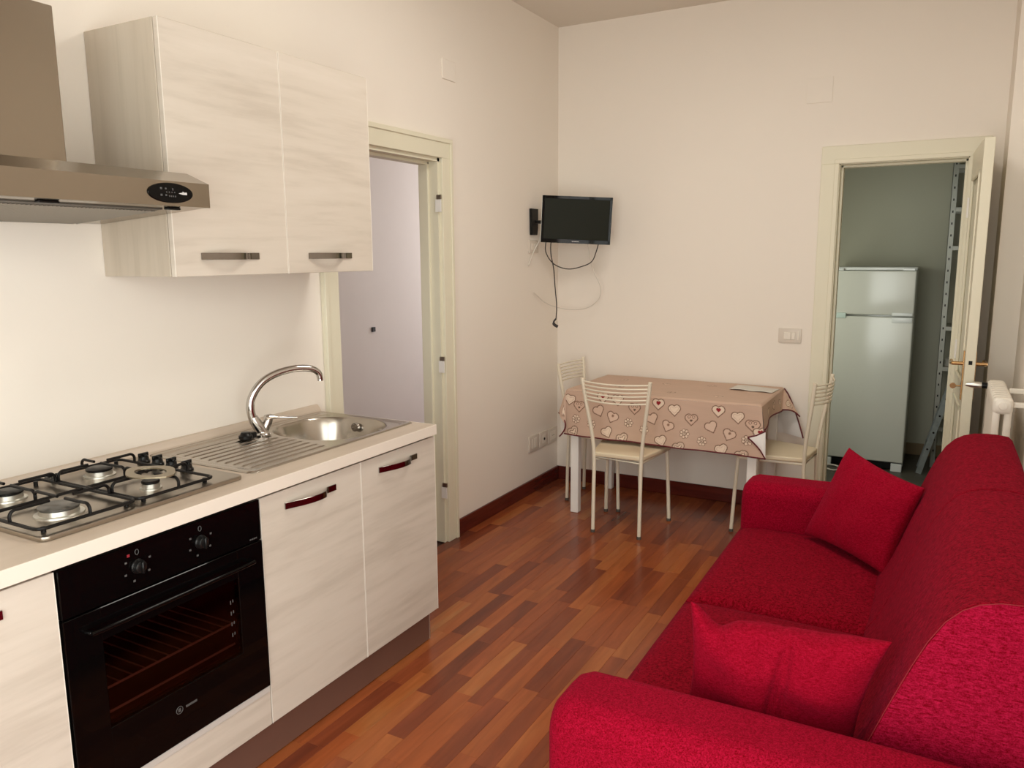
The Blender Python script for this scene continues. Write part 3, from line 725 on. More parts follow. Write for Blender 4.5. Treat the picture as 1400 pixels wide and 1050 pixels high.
plate_left('wall_socket', 4.340, 4.475, .278, .378, 'white socket plate low on the left wall, furthest from the corner of the three', 'socket', 'rocker', 'low plates by the table')
plate_left('wall_socket', 4.492, 4.606, .278, .376, 'middle plate of the low row of three, with a dark hole', 'socket', 'aerial', 'low plates by the table')
plate_left('wall_socket', 4.622, 4.748, .276, .374, 'low socket plate nearest the room corner behind the tablecloth', 'socket', 'socket', 'low plates by the table')
plate_left('wall_socket', 4.345, 4.470, 1.545, 1.622, 'small white socket plate on the left wall under the television bracket', 'socket', 'rocker')
t = thing('blanking_plate', (0, 3.47, 2.45), 'painted-over blank cover plate high on the left wall above the doorway', 'cover plate')
b = B(); b.box(.0005, .007, 3.42, 3.54, 2.405, 2.50, .002, 2); b.done('cover_plate', 'wall', t)
t = thing('blanking_plate', (1.592, YB, 2.417), 'painted square cover plate high on the back wall', 'cover plate')
b = B(); b.box(1.524, 1.660, YB-.006, YB-.0005, 2.351, 2.484, .002, 2); b.done('cover_plate', 'wall', t)
t = thing('light_switch', (1.50, YB, 1.058), 'beige light switch on the back wall left of the right doorway', 'switch')
b = B(); b.box(1.437, 1.565, YB-.010, YB-.0005, 1.017, 1.100, .003, 2); b.done('cover_plate', 'plate', t, smooth=True)
for xa, xb in ((1.468, 1.507), (1.511, 1.532)):
    b = B(); b.box(xa, xb, YB-.0135, YB-.009, 1.036, 1.080, .002, 1); b.done('rocker', 'rocker', t)
b = B(); b.box(1.545, 1.552, YB-.0125, YB-.009, 1.034, 1.086, .001, 1); b.done('highlight_rib', 'rocker', t)

# ------------------------------------------------------------------ television on its bracket
tv = thing('television', (.2789, 4.45, 1.7406), 'small black flat television on a bracket in the room corner', 'television')
psi, roll, tilt = .45, .0476, .0838; TWd, THt = .4248, .2813
u = Vector((math.cos(psi), math.sin(psi), 0)); n_ = Vector((math.sin(psi), -math.cos(psi), 0)); z_ = Vector((0, 0, 1))
n2 = n_*math.cos(tilt)-z_*math.sin(tilt); up2 = z_*math.cos(tilt)+n_*math.sin(tilt)
u2 = u*math.cos(roll)-up2*math.sin(roll); up3 = up2*math.cos(roll)+u*math.sin(roll)
RT = Matrix((u2, -n2, up3)).transposed().to_4x4()     # local x right, y away from viewer, z up
def tvpart(bb, name, mat, par=tv, **k):
    bmesh.ops.transform(bb.bm, matrix=RT, verts=bb.bm.verts); return bb.done(name, mat, par, world=False, **k)
hw, hh = TWd/2, THt/2
b = B(); b.box(-hw, hw, 0, .028, -hh, hh, .003, 2).box(-hw*.72, hw*.72, .026, .052, -hh*.8, hh*.75, .01, 2); tvpart(b, 'housing', 'black', smooth=True)
b = B(); b.box(-hw, -hw+.0155, -.003, .001, -hh, hh, .001, 1).box(hw-.0155, hw, -.003, .001, -hh, hh, .001, 1).box(-hw, hw, -.003, .001, hh-.017, hh, .001, 1).box(-hw, hw, -.003, .001, -hh, -hh+.024, .001, 1)
tvpart(b, 'bezel', 'blackglass')
b = B(); b.box(-hw+.014, hw-.014, -.0012, .0005, -hh+.023, hh-.016); tvpart(b, 'screen', 'screen')
b = B(); b.box(-hw-.002, -hw+.0005, -.002, .020, -hh, hh, .001, 1); tvpart(b, 'side_trim', 'alu')
b = B()
for i in range(7): b.box(-.021+i*.0062, -.0165+i*.0062, -.0040, -.0028, -hh+.0095, -hh+.0145)
tvpart(b, 'brand_mark', 'white_print')
bk = thing('television_bracket', (0, 4.40, 1.735), 'black wall bracket plate and arm behind the left edge of the television', 'bracket')
b = B(); b.prism([(4.365, 1.655), (4.435, 1.655), (4.445, 1.70), (4.445, 1.815), (4.36, 1.815)], 'x', .001, .022, .003, 1); b.done('wall_plate', 'black', bk)
be = Vector((.2789, 4.45, 1.7406))-n2*.060
b = B(); b.tube([(.018, 4.41, 1.735), (.10, 4.60, 1.737), tuple(be)], .011, 10); b.done('arm', 'black', bk, smooth=True)
# cables
def cable(name, pts, r, mat, label, ends=None, parent=None):
    b = B(); b.tube(smoothpath(pts, 6), r, 7); o = b.done(name, mat, parent, smooth=True)
    return o if parent else tag(origin(o, pts[0]), label, 'cable')
cable('looped_lead', [(.11, 4.40, 1.66), (.105, 4.38, 1.60), (.10, 4.40, 1.54), (.13, 4.45, 1.475), (.20, 4.50, 1.445), (.28, 4.53, 1.46), (.335, 4.56, 1.49), (.36, 4.57, 1.55), (.385, 4.56, 1.62)], .0032, 'cable_black', None, None, tv)['label'] = 'black lead looping under the screen'
b = B(); b.tube(smoothpath([(.135, 4.42, 1.66), (.130, 4.40, 1.60), (.132, 4.40, 1.53), (.140, 4.42, 1.45), (.135, 4.45, 1.34), (.142, 4.46, 1.22), (.138, 4.46, 1.13)], 6), .0034, 7); cd_ = b.done('hanging_lead', 'cable_black', tv, smooth=True)
b = B(); b.tube(smoothpath([(.138, 4.46, 1.135), (.128, 4.45, 1.118), (.130, 4.45, 1.100), (.150, 4.46, 1.085)], 5), [.006]*8+[.0095]*8, 8); b.done('plug', 'cable_black', cd_, smooth=True)
cable('white_cable', [(.060, 4.40, 1.67), (.045, 4.41, 1.62), (.020, 4.39, 1.56), (.012, 4.33, 1.47)], .0038, 'cable_white', 'short white lead slanting over the socket beside the television bracket')
cable('aerial_cable', [(.30, 4.58, 1.60), (.30, 4.62, 1.50), (.31, 4.66, 1.42), (.345, 4.68, 1.33), (.33, 4.69, 1.25), (.24, 4.70, 1.19), (.12, 4.68, 1.18), (.03, 4.56, 1.22), (.012, 4.40, 1.30)], .0028, 'cable_white', 'thin pale cable hanging in a wide loop below the television')

# ------------------------------------------------------------------ table with cloth
TX0, TX1, TY0, TY1, TZ = .385, 1.472, 4.130, 4.752, .752
tb = thing('dining_table', ((TX0+TX1)/2, (TY0+TY1)/2, 0), 'rectangular white-legged dining table against the back wall', 'table')
b = B(); b.box(TX0, TX1, TY0, TY1, TZ-.022, TZ, .003, 1); b.done('tabletop', 'white_metal', tb)
b = B(); b.box(TX0+.045, TX1-.045, TY0+.035, TY0+.053, TZ-.09, TZ-.022).box(TX0+.045, TX1-.045, TY1-.053, TY1-.035, TZ-.09, TZ-.022).box(TX0+.035, TX0+.053, TY0+.045, TY1-.045, TZ-.09, TZ-.022).box(TX1-.053, TX1-.035, TY0+.045, TY1-.045, TZ-.09, TZ-.022)
b.done('apron', 'white_metal', tb)
for lx in (TX0+.002, TX1-.056):
    for ly in (TY0+.015, TY1-.060):
        b = B(); b.box(lx, lx+.050, ly, ly+.045, 0, TZ-.022, .003, 1); b.done('leg', 'white_metal', tb)

# printed cloth: coloured vertices carry the flat print
CB = np.array((.55, .385, .295)); CREAM = np.array((.78, .63, .50)); OUT = np.array((.20, .115, .075)); PALE = np.array((.68, .50, .395)); REDC = np.array((.28, .006, .012)); TAUPE = np.array((.40, .24, .17))
hearts = [  # u = x in metres, w = z in metres, kind, turn
]
def hpos(): 
    # (pixel-derived) x, z, kind, rotation of the hearts on the front overhang
    return [(.395,.700,'white',-8),(.455,.665,'dots',0),(.437,.583,'flower',10),(.420,.510,'nest',35),(.600,.728,'red',0),(.575,.648,'cream',25),(.664,.620,'dot',-20),(.535,.562,'flower',50),
            (.630,.530,'white',25),(.722,.500,'nest',25),(.757,.590,'flower',0),(.792,.680,'dots',0),(.690,.722,'white',5),(.853,.560,'flower',40),(.930,.718,'red',0),(.895,.632,'cream',25),(.990,.600,'dot',-20),
            (.950,.513,'white',20),(1.055,.488,'nest',20),(1.022,.693,'white',5),(1.118,.650,'dots',0),(1.085,.563,'flower',0),(1.180,.530,'flower',40),(1.225,.618,'cream',25),(1.262,.708,'red',0),(1.325,.585,'dot',-20),
            (1.285,.500,'white',20),(1.390,.478,'nest',20),(1.365,.683,'white',5),(1.440,.648,'dots',0),(1.475,.610,'red',10),(1.415,.560,'flower',0)]
def heart_d(X, Y):
    """implicit heart, <0 inside, roughly in units of its half width"""
    X = np.abs(X); Y = Y+.18
    a = np.hypot(X-.25, Y-.75)-math.sqrt(2)/4
    m_ = .5*np.maximum(X+Y, 0); c_ = np.sqrt(np.minimum(X**2+(Y-1)**2, (X-m_)**2+(Y-m_)**2))*np.sign(X-Y)
    return np.where(X+Y > 1, a, c_)
def paint(U, V, hs, size=.062):
    col = np.tile(CB, U.shape+(1,)).astype(float)
    st = .5+.5*np.sin(V*900+3*np.sin(U*9)+2*np.sin(U*23+V*40)); wv = .5+.5*np.sin(U*21+5*np.sin(V*35))
    col *= (1+.05*(st*wv-.3))[..., None]
    for (hx, hz_, kd, rot) in hs:
        mask = (np.abs(U-hx) < size) & (np.abs(V-hz_) < size)
        if not mask.any(): continue
        a = math.radians(rot); du, dv = U[mask]-hx, V[mask]-hz_
        x = (du*math.cos(a)+dv*math.sin(a))/size; y = (-du*math.sin(a)+dv*math.cos(a))/size
        d = heart_d(x*1.08, y*1.08+.5); c_ = col[mask]
        base = {'white': CREAM, 'cream': PALE*1.02, 'dot': PALE, 'dots': CB*1.12, 'flower': CB, 'nest': CREAM*.97, 'red': CREAM*.98}[kd]
        if kd != 'flower':
            c_[d < .0] = base; c_[(d > -.055) & (d < .035)] = OUT
        q = np.hypot(x, y-.06)
        if kd == 'white': c_[(np.abs(d+.20) < .022)] = PALE*.9
        if kd == 'nest': c_[(np.abs(d+.13) < .02)] = TAUPE; c_[(np.abs(d+.25) < .035)] = OUT
        if kd == 'dot': c_[q < .13] = TAUPE; c_[q < .07] = OUT
        if kd == 'red': c_[heart_d(x*2.9, (y-.05)*2.9+.5) < 0] = REDC
        if kd == 'dots':
            for ox, oy in ((-.2, .14), (.2, .14)):
                r_ = np.hypot(x-ox, y-oy); c_[r_ < .13] = OUT; c_[r_ < .08] = PALE
            c_[heart_d(x*5, (y+.17)*5+.5) < 0] = OUT*.6
        if kd == 'flower':
            for k in range(7):
                an = k*2*math.pi/7; r_ = np.hypot(x-.30*math.cos(an), y-.02-.30*math.sin(an)); c_[r_ < .15] = OUT; c_[r_ < .105] = CREAM*.97
            r_ = np.hypot(x, y-.02); c_[r_ < .17] = CREAM*.95; c_[(r_ > .10) & (r_ < .15)] = OUT; c_[r_ < .05] = OUT
        col[mask] = c_
    return col
class ClothMesh:
    def __init__(self): self.v = []; self.f = []; self.c = []
    def patch(self, P, C, flip=False):
        nu, nv = P.shape[:2]; o = len(self.v); self.v += P.reshape(-1, 3).tolist(); self.c += C.reshape(-1, 3).tolist()
        for i in range(nu-1):
            for j in range(nv-1):
                q = (o+i*nv+j, o+(i+1)*nv+j, o+(i+1)*nv+j+1, o+i*nv+j+1); self.f.append(q[::-1] if flip else q)
    def done(self, name, parent):
        me = bpy.data.meshes.new(name); off = np.array(parent.location)
        me.from_pydata((np.array(self.v)-off).tolist(), [], self.f); me.update()
        at = me.color_attributes.new('print', 'FLOAT_COLOR', 'POINT')
        at.data.foreach_set('color', np.c_[np.array(self.c), np.ones(len(self.c))].astype(np.float32).ravel())
        me.materials.append(M['cloth'])
        for p in me.polygons: p.use_smooth = True
        o = bpy.data.objects.new(name, me); COL.objects.link(o); o.parent = parent; return o
cl = thing('tablecloth', ((TX0+TX1)/2, (TY0+TY1)/2, TZ), 'beige tablecloth printed with hearts and edged in maroon on the dining table', 'tablecloth')
cm = ClothMesh(); CZ = TZ+.004; FX0, FX1, FY = .366, 1.486, TY0-.010
# top
nu, nv = 200, 100; U, V = np.meshgrid(np.linspace(FX0, FX1, nu), np.linspace(FY, TY1+.008, nv), indexing='ij')
rr = np.minimum.reduce([U-FX0, FX1-U, V-FY, TY1+.008-V]); drop = .010*(1-np.clip(rr/.012, 0, 1))**2
P = np.stack([U, V, CZ-drop+.0012*np.sin(U*19)*np.sin(V*17)], -1)
tops = [(.62, 4.33, 'dots', 20), (.95, 4.28, 'dots', 0), (.84, 4.55, 'dot', 0), (1.22, 4.27, 'dot', 0), (.55, 4.60, 'dot', 40), (1.10, 4.60, 'dots', 0)]
C = paint(U, V, tops, .045); cm.patch(P, C)
# front overhang (flares a little, rippled hem)
zb = lambda x: .487-.010*(x-FX0)/(FX1-FX0)
nu, nv = 440, 110; U, Tt = np.meshgrid(np.linspace(FX0, FX1, nu), np.linspace(0, 1, nv), indexing='ij')
ZZ = (CZ-.010)+(zb(U)-(CZ-.010))*Tt
flare = Tt*.012+.007*Tt*np.sin(U*13+.6)+.004*Tt*np.sin(U*31)
XX = U+Tt*(.030*np.clip((U-1.40)/.086, 0, 1)-.010*np.clip((.43-U)/.07, 0, 1)); 
P = np.stack([XX, FY-flare, ZZ], -1); C = paint(U, ZZ, hpos()); cm.patch(P, C, True)
hem_front = [tuple(P[i, -1]) for i in range(0, nu, 8)]+[tuple(P[-1, -1])]
# right overhang, lifted: short, hanging at x = FX1
nu, nv = 150, 50; U, Tt = np.meshgrid(np.linspace(FY, TY1+.008, nu), np.linspace(0, 1, nv), indexing='ij')
zr = .625+.020*np.sin((U-FY)/(TY1-FY)*math.pi*.9)
ZZ = CZ-.010+(zr-(CZ-.010))*Tt
P = np.stack([FX1+Tt*(.008+.012*np.sin(U*14)), U, ZZ], -1)
C = paint(U, ZZ, [(4.30, .69, 'white', 0), (4.45, .70, 'dot', 20), (4.58, .69, 'nest', -10)], .05); cm.patch(P, C, True)
hem_right = [tuple(P[i, -1]) for i in range(0, nu, 6)]+[tuple(P[-1, -1])]
# left overhang
P2 = P.copy(); U2 = U
ZZ = CZ-.010+(.52-(CZ-.010))*Tt
P = np.stack([FX0-Tt*(.010+.008*np.sin(U*15)), U, ZZ], -1); C = paint(U, ZZ, [(4.25, .66, 'white', 0), (4.4, .6, 'dot', 20), (4.58, .68, 'nest', -10)], .05); cm.patch(P, C)
hem_left = [tuple(P[i, -1]) for i in range(0, nu, 6)]
# back overhang by the wall, its right corner spread over the chair seat (seen from its white inside)
nu, nv = 120, 40; U, Tt = np.meshgrid(np.linspace(0, 1, nu), np.linspace(0, 1, nv), indexing='ij')
xr_ = FX1+.135*Tt**.75; XX = FX0+U*(xr_-FX0)
zlow = np.where(U > .86, .480, .50)
ZZ = CZ-.010+(zlow-(CZ-.010))*Tt
YY = np.minimum(TY1+.008+0*U, YB-.006)-.10*np.clip((U-.9)/.1, 0, 1)*Tt+.004*np.sin(U*40)*Tt*0
P = np.stack([XX, YY, ZZ], -1); cm.patch(P, paint(U, ZZ, []), False)
hem_back = [tuple(P[-1, j]) for j in range(0, nv, 4)]+[tuple(P[-1, -1])]
# back-right cone, printed side outwards: joins the right overhang to the spread corner
nu, nv = 30, 30; U, Tt = np.meshgrid(np.linspace(0, 1, nu), np.linspace(0, 1, nv), indexing='ij')
A0 = np.array((FX1, TY1+.006, CZ-.012)); B0 = np.array((FX1+.008, TY1-.13, .642)); C0 = np.array((FX1+.112, 4.650, .607))
base = B0+(C0-B0)*U[..., None]; base[..., 2] += .018*np.sin(U*math.pi); base[..., 1] -= .010*np.sin(U*math.pi*2)
P = A0+(base-A0)*Tt[..., None]; cm.patch(P, paint(U*.15+.2, Tt*.14, [(.28, .10, 'nest', 20)], .05), True)
hem_cone = [tuple(base[i, -1]) for i in range(0, nu, 3)]+[tuple(base[-1, -1])]
# white undersides of the two folded front corners
nu, nv = 24, 16; U, Tt = np.meshgrid(np.linspace(0, 1, nu), np.linspace(0, 1, nv), indexing='ij')
WH = np.ones(U.shape+(3,))*np.array((.80, .78, .76))
Ar, Br, Cr = np.array((1.424, FY-.020, .582)), np.array((1.512, FY-.014, .622)), np.array((1.520, FY-.024, .474))
e1 = Ar+(Cr-Ar)*U[..., None]; e1[..., 0] += .012*np.sin(U*math.pi); P = e1+(Br+(Cr-Br)*U[..., None]*1.0-e1)*Tt[..., None]; P[..., 1] -= .006*np.sin(U*math.pi)*np.sin(Tt*math.pi)
cm.patch(P, WH, True); hem_fr = [tuple(Br), tuple(Br*.5+Ar*.5-np.array((0, 0, .006)))]+[tuple(P[i, 0]) for i in range(nu)]
Al, Bl, Cl = np.array((.322, FY-.006, .612)), np.array((.374, FY-.018, .545)), np.array((.330, FY-.012, .468))
e1 = np.stack([(1-U)**2*Al[k]+2*U*(1-U)*(Bl[k]*1.9-Al[k]*.45-Cl[k]*.45)+U**2*Cl[k] for k in range(3)], -1)
mid = np.stack([np.full(U.shape, .316), np.full(U.shape, FY+.035), Al[2]+(Cl[2]-Al[2])*U], -1)
P = e1+(mid-e1)*Tt[..., None]; cm.patch(P, WH, True); hem_fl = [tuple(P[i, 0]) for i in range(nu)]
# printed cone at the front-left corner
A0 = np.array((FX0, FY, CZ-.012)); base = np.stack([Bl[0]-.0+(Al[0]-.374)*U, FY-.016+.010*U, Bl[2]+(Al[2]-Bl[2])*U], -1)
P = A0+(base-A0)*Tt[..., None]; P[..., 1] -= .010*np.sin(U*math.pi)*Tt; cm.patch(P, paint(U*.1+.3, Tt*.14, [(.34, .10, 'white', 20)], .045), False); hem_cl = [tuple(P[i, -1]) for i in range(0, nu, 3)]
fabric = cm.done('fabric', cl)
md = fabric.modifiers.new('weave', 'SOLIDIFY'); md.thickness = .0006; md.offset = -1
md.use_rim = False; fabric.modifiers.remove(md)
b = B()
for h in (hem_front, hem_right, hem_back, hem_cone, hem_fr, hem_fl, hem_left): b.tube(h, .0042, 6)
b.done('piping', 'piping', cl, smooth=True)
# sheet of paper on the cloth
b = B(); b.grid(lambda a, c: (1.222+.245*a+.012*c, 4.520+.16*c-.035*a, CZ+.0035+.002*math.sin(a*5)*c+.004*(1-c)*math.sin(a*6)**2), 16, 10)
o = b.done('paper_sheet', 'paper', None, smooth='full'); md = o.modifiers.new('ply', 'SOLIDIFY'); md.thickness = .0018; md.offset = 1
tag(origin(o, (1.34, 4.57, CZ+.002)), 'off-white folded sheet of paper at the right end of the tablecloth', 'paper')

# ------------------------------------------------------------------ chairs
def make_chair(label):
    t = thing('dining_chair', (0, 0, 0), label, 'chair', 'cream tubular chairs at the table')
    R_ = .0105
    for sx in (-1, 1):
        b = B(); b.tube(smoothpath([(sx*.134, -.190, .012), (sx*.134, -.185, .25), (sx*.135, -.180, .44), (sx*.148, -.190, .58), (sx*.172, -.212, .74), (sx*.190, -.228, .874)], 5), R_, 10)
        pz = b.done('back_post', 'cream_metal', t, smooth=True, world=False)
        b = B(); b.tube([(sx*.134, -.190, 0), (sx*.134, -.190, .016)], .0122, 10); b.done('foot', 'rubber', pz, smooth=True, world=False)
        b = B(); b.tube(smoothpath([(sx*.194, .178, .012), (sx*.186, .168, .25), (sx*.178, .158, .43)], 4), R_, 10)
        lg = b.done('leg', 'cream_metal', t, smooth=True, world=False)
        b = B(); b.tube([(sx*.194, .178, 0), (sx*.194, .178, .016)], .0122, 10); b.done('foot', 'rubber', lg, smooth=True, world=False)
    for k in range(6):
        z = .858-k*.0205; f = (z-.44)/(.874-.44)
        hw_ = .139+(.187-.139)*max(0, (f-.25)/.75)**.95; yb_ = -.188-(.040*max(0, f-.15)/.85)
        b = B(); b.tube([(hw_*q, yb_-.045*(1-q*q), z-.004*(1-q*q)) for q in np.linspace(-1, 1, 15)], .0048, 7); b.done('back_bar', 'cream_metal', t, smooth=True, world=False)
    b = B(); b.tube([(-.135, -.180, .425), (-.178, .158, .425), (.178, .158, .425), (.135, -.180, .425)], .0085, 8, closed=True); b.done('seat_frame', 'cream_metal', t, smooth=True, world=False)
    ol = []
    for (cx, cy, r, a0, a1) in ((.145, .135, .060, 0, 90), (-.145, .135, .060, 90, 180), (-.115, -.150, .035, 180, 270), (.115, -.150, .035, 270, 360)):
        for k in range(8):
            a = math.radians(a0+(a1-a0)*k/7); ol.append((cx+r*math.cos(a), cy+r*math.sin(a)))
    b = B(); b.prism(ol, 'z', .434, .460, .008, 3); b.done('seat', 'cream_seat', t, smooth=True, world=False)
    return t
def copy_tree(o, parent=None):
    c = o.copy(); COL.objects.link(c)
    if parent is not None: c.parent = parent
    for ch in list(o.children): copy_tree(ch, c)
    return c
ch = make_chair('cream metal chair in front of the table, its slatted back towards the viewer')
ch.location = (.772, 4.082, 0); ch.rotation_euler = (0, 0, math.radians(1.5))
c2 = copy_tree(ch); c2.location = (.462, 4.480, 0); c2.rotation_euler = (0, 0, math.radians(-90)); c2['label'] = 'cream metal chair at the left end of the table near the room corner'
c3 = copy_tree(ch); c3.location = (1.520, 4.430, 0); c3.rotation_euler = (0, 0, math.radians(84)); c3['label'] = 'cream metal chair at the right end of the table behind the sofa arm'

# ------------------------------------------------------------------ sofa
sf = thing('sofa', (2.06, 2.40, 0), 'large red chenille sofa along the right wall', 'sofa')
SXA, SXB, SYA, SYB = 1.585, 2.535, 1.375, 3.425
AW = .205
def soft_box(name, x0, x1, y0, y1, z0, z1, bev, mat='red', puff=0., parent=sf):
    b = B(); b.box(x0, x1, y0, y1, z0, z1, bev, 5)
    return b.done(name, mat, parent, smooth='full')
soft_box('base', SXA+.02, SXB-.05, SYA+.01, SYB-.01, .05, .30, .02)
for fx in (SXA+.09, SXB-.12):
    for fy in (SYA+.08, SYB-.08):
        b = B(); b.lathe([(.022, 0), (.027, .05)], (fx, fy, .001), 'z', 14); b.done('foot', 'black', sf, smooth=True)
def cushion(name, x0, x1, y0, y1, z0, z1, crown, bev, axis='z'):
    n = 26; b = B()
    def prof(a): # superellipse edge falloff
        return (max(0, 1-abs(2*a-1)**6))**.5
    def topf(i, j):
        fx = prof(i); fy = prof(j); h = min(fx, 1)*min(fy, 1)
        return (x0+(x1-x0)*i, y0+(y1-y0)*j, z1-bev*(1-h)+crown*math.sin(math.pi*i)*math.sin(math.pi*j))
    vt = b.grid(topf, n, n); vb = b.grid(lambda i, j: (x0+(x1-x0)*i, y0+(y1-y0)*j, z0), n, n)
    rim_t = [vt[i][0] for i in range(n)]+[vt[n-1][j] for j in range(1, n)]+[vt[i][n-1] for i in range(n-2, -1, -1)]+[vt[0][j] for j in range(n-2, 0, -1)]
    rim_b = [vb[i][0] for i in range(n)]+[vb[n-1][j] for j in range(1, n)]+[vb[i][n-1] for i in range(n-2, -1, -1)]+[vb[0][j] for j in range(n-2, 0, -1)]
    for k in range(len(rim_t)): b.bm.faces.new((rim_t[k], rim_t[(k+1) % len(rim_t)], rim_b[(k+1) % len(rim_t)], rim_b[k]))
    bmesh.ops.recalc_face_normals(b.bm, faces=b.bm.faces)
    return b.done(name, 'red', sf, smooth='full')
YM = 2.425
cushion('seat_cushion', SXA+.005, 2.22, SYA+AW-.01, YM, .24, .425, .012, .035)
cushion('seat_cushion', SXA+.005, 2.22, YM, SYB-AW+.01, .24, .425, .012, .035)
# arms: rounded top, swept along x
def arm(y0, y1):
    w_ = y1-y0; zt = .592; r = .060
    ol = [(y0+.006, .055), (y0, .20), (y0-.004, zt-r)]
    for k in range(1, 9):
        a = math.radians(180-90*k/8); ol.append((y0-.004+r+r*math.cos(a), zt-r+r*math.sin(a)))
    for k in range(0, 8):
        a = math.radians(90-90*k/8); ol.append((y1+.004-r+r*math.cos(a), zt-r+r*math.sin(a)))
    ol += [(y1+.004, zt-r), (y1, .20), (y1-.006, .055)]
    b = B(); xs_ = [SXA-.002, SXA+.004, SXA+.018, SXA+.045, 1.75, 2.0, 2.25, 2.46, 2.50]
    ins = [.050, .026, .010, 0, 0, 0, 0, 0, .01]
    cy, cz = (y0+y1)/2, .34; rings = []
    for x, q in zip(xs_, ins):
        rings.append([b.bm.verts.new((x, p[0]-(p[0]-cy)/(w_/2)*q*.9, p[1]-max(0, (p[1]-cz))/.25*q+.006*math.sin((x-1.6)*3.4)*(p[1] > .5))) for p in ol])
    n = len(ol)
    for i in range(len(rings)-1):
        for k in range(n): b.bm.faces.new((rings[i][k], rings[i][(k+1) % n], rings[i+1][(k+1) % n], rings[i+1][k]))
    b.bm.faces.new(rings[0][::-1]); b.bm.faces.new(rings[-1]); bmesh.ops.recalc_face_normals(b.bm, faces=b.bm.faces)
    return b.done('armrest', 'red_arm', sf, smooth=True)
arm(SYA, SYA+AW); arm(SYB-AW, SYB)
# backrest: two sewn sections between the arms, flat end panels with a seam; profile in x-z
def back_section(y0, y1, ends):
    pf_ = [(2.572, .08), (2.571, .40), (2.568, .60), (2.557, .72), (2.541, .80), (2.529, .845), (2.521, .874), (2.508, .886), (2.475, .891), (2.440, .892), (2.405, .889), (2.372, .879), (2.345, .862), (2.318, .832), (2.292, .786), (2.268, .730), (2.246, .672), (2.226, .618), (2.206, .562), (2.184, .505), (2.160, .455), (2.135, .41), (2.130, .25), (2.14, .08)]
    cx, cz = 2.42, .50; n = len(pf_)
    ys_ = [y0, y0+.0015, y0+.006, y0+.02, y0+.06, (y0+y1)/2, y1-.06, y1-.02, y1-.006, y1-.0015, y1]
    pro = [1., .45, .12, 0, 0]
    sc_ = [-.006*ends[0]*q for q in pro]+[.004]+[-.006*ends[1]*q for q in pro[::-1]]
    b = B(); rings = []
    for y, q in zip(ys_, sc_):
        ring = []
        for x, z in pf_:
            d = Vector((x-cx, z-cz)); d.normalize()
            wob = .003*math.sin(y*9+x*20)*math.sin(z*11) if .45 < z else 0
            ring.append(b.bm.verts.new((min(x+d.x*(q+wob), 2.576), y, z+(d.y*(q+wob) if z > .3 else 0))))
        rings.append(ring)
    for i in range(len(rings)-1):
        for k in range(n): b.bm.faces.new((rings[i][k], rings[i][(k+1) % n], rings[i+1][(k+1) % n], rings[i+1][k]))
    caps = [b.bm.faces.new(rings[0][::-1]), b.bm.faces.new(rings[-1])]; bmesh.ops.recalc_face_normals(b.bm, faces=b.bm.faces)
    for f in caps: f.material_index = 1
    o = b.done('backrest', 'red', sf, smooth=True); o.data.materials.append(M['red_rib'])
    return o
BY0, BY1 = 1.632, 3.215
bs1 = back_section(BY0, 2.44, (.6, .8)); bs2 = back_section(2.44, BY1, (.8, .6))
prof_seam = [(2.518, .879), (2.508, .886), (2.475, .891), (2.440, .892), (2.405, .889), (2.372, .879), (2.345, .862), (2.318, .832), (2.292, .786), (2.268, .730), (2.246, .672), (2.226, .618), (2.206, .562), (2.184, .505)]
b = B(); b.tube([(x, BY0-.0005, z-.002) for x, z in prof_seam], .0009, 6); b.done('seam', plain('seam_thread', (.24, .008, .018), .9), bs1, smooth=True)

# scatter cushions
def pillow(name, corners, thick, label, seedv, ear=0., crease=0.):
    """corners: bottom-left, bottom-right, top-right, top-left"""
    P0 = [Vector(c) for c in corners]; ctr = sum(P0, Vector())/4
    nrm = (P0[1]-P0[0]).cross(P0[3]-P0[0]).normalized(); rp = random.Random(seedv); ph = [rp.uniform(0, 6) for _ in range(6)]
    n = 74; b = B()
    def surf(i, j, sgn):
        # pinch the sides between the corners
        a, c = 2*i-1, 2*j-1
        pin = .075
        a2 = a*(1-pin*(1-c*c)); c2 = c*(1-pin*(1-a*a))
        u_, v_ = (a2+1)/2, (c2+1)/2
        p = P0[0]*(1-u_)*(1-v_)+P0[1]*u_*(1-v_)+P0[2]*u_*v_+P0[3]*(1-u_)*v_
        h = (max(0, 1-a*a)*max(0, 1-c*c))**.42
        fold = .007*math.sin(7*a+2.5*c+ph[0])*h+.008*math.sin(15*a-3*c+ph[1])*h*c*c+.003*math.sin(9*c+ph[2]+3*a)*h
        fold -= .016*math.exp(-((a-.02-.05*c)/.045)**2)*h*crease+.010*math.exp(-((a+.16+.10*c)/.035)**2)*h*max(0, c)*crease+.010*math.exp(-((a-.14+.04*c)/.03)**2)*h*crease
        e_ = math.exp(-((a+1)/.16)**2)*math.exp(-((c-1)/.35)**2); dip = math.exp(-((a+.68)/.13)**2)*math.exp(-((c-1)/.30)**2)
        return p+nrm*(sgn*(thick/2)*h+fold*(1 if sgn > 0 else .5))+Vector((-.004, .006, 1))*ear*(e_*.030-dip*.022)
    v1 = b.grid(lambda i, j: surf(i, j, 1), n, n); v2 = b.grid(lambda i, j: surf(i, j, -1), n, n)
    bmesh.ops.remove_doubles(b.bm, verts=b.bm.verts, dist=.0005); bmesh.ops.recalc_face_normals(b.bm, faces=b.bm.faces)
    o = b.done(name, 'red_p', None, smooth='full'); origin(o, tuple(min((c for c in corners), key=lambda c: c[2]))); 
    o.modifiers.new('smooth', 'SUBSURF').render_levels = 1
    return tag(o, label, 'cushion', 'red scatter cushions on the sofa')
pillow('scatter_cushion', [(2.165, 2.83, .440), (1.855, 3.135, .440), (1.99, 3.235, .785), (2.265, 2.89, .750)], .13, 'red scatter cushion at the far end of the sofa, standing on edge in the corner', 3)
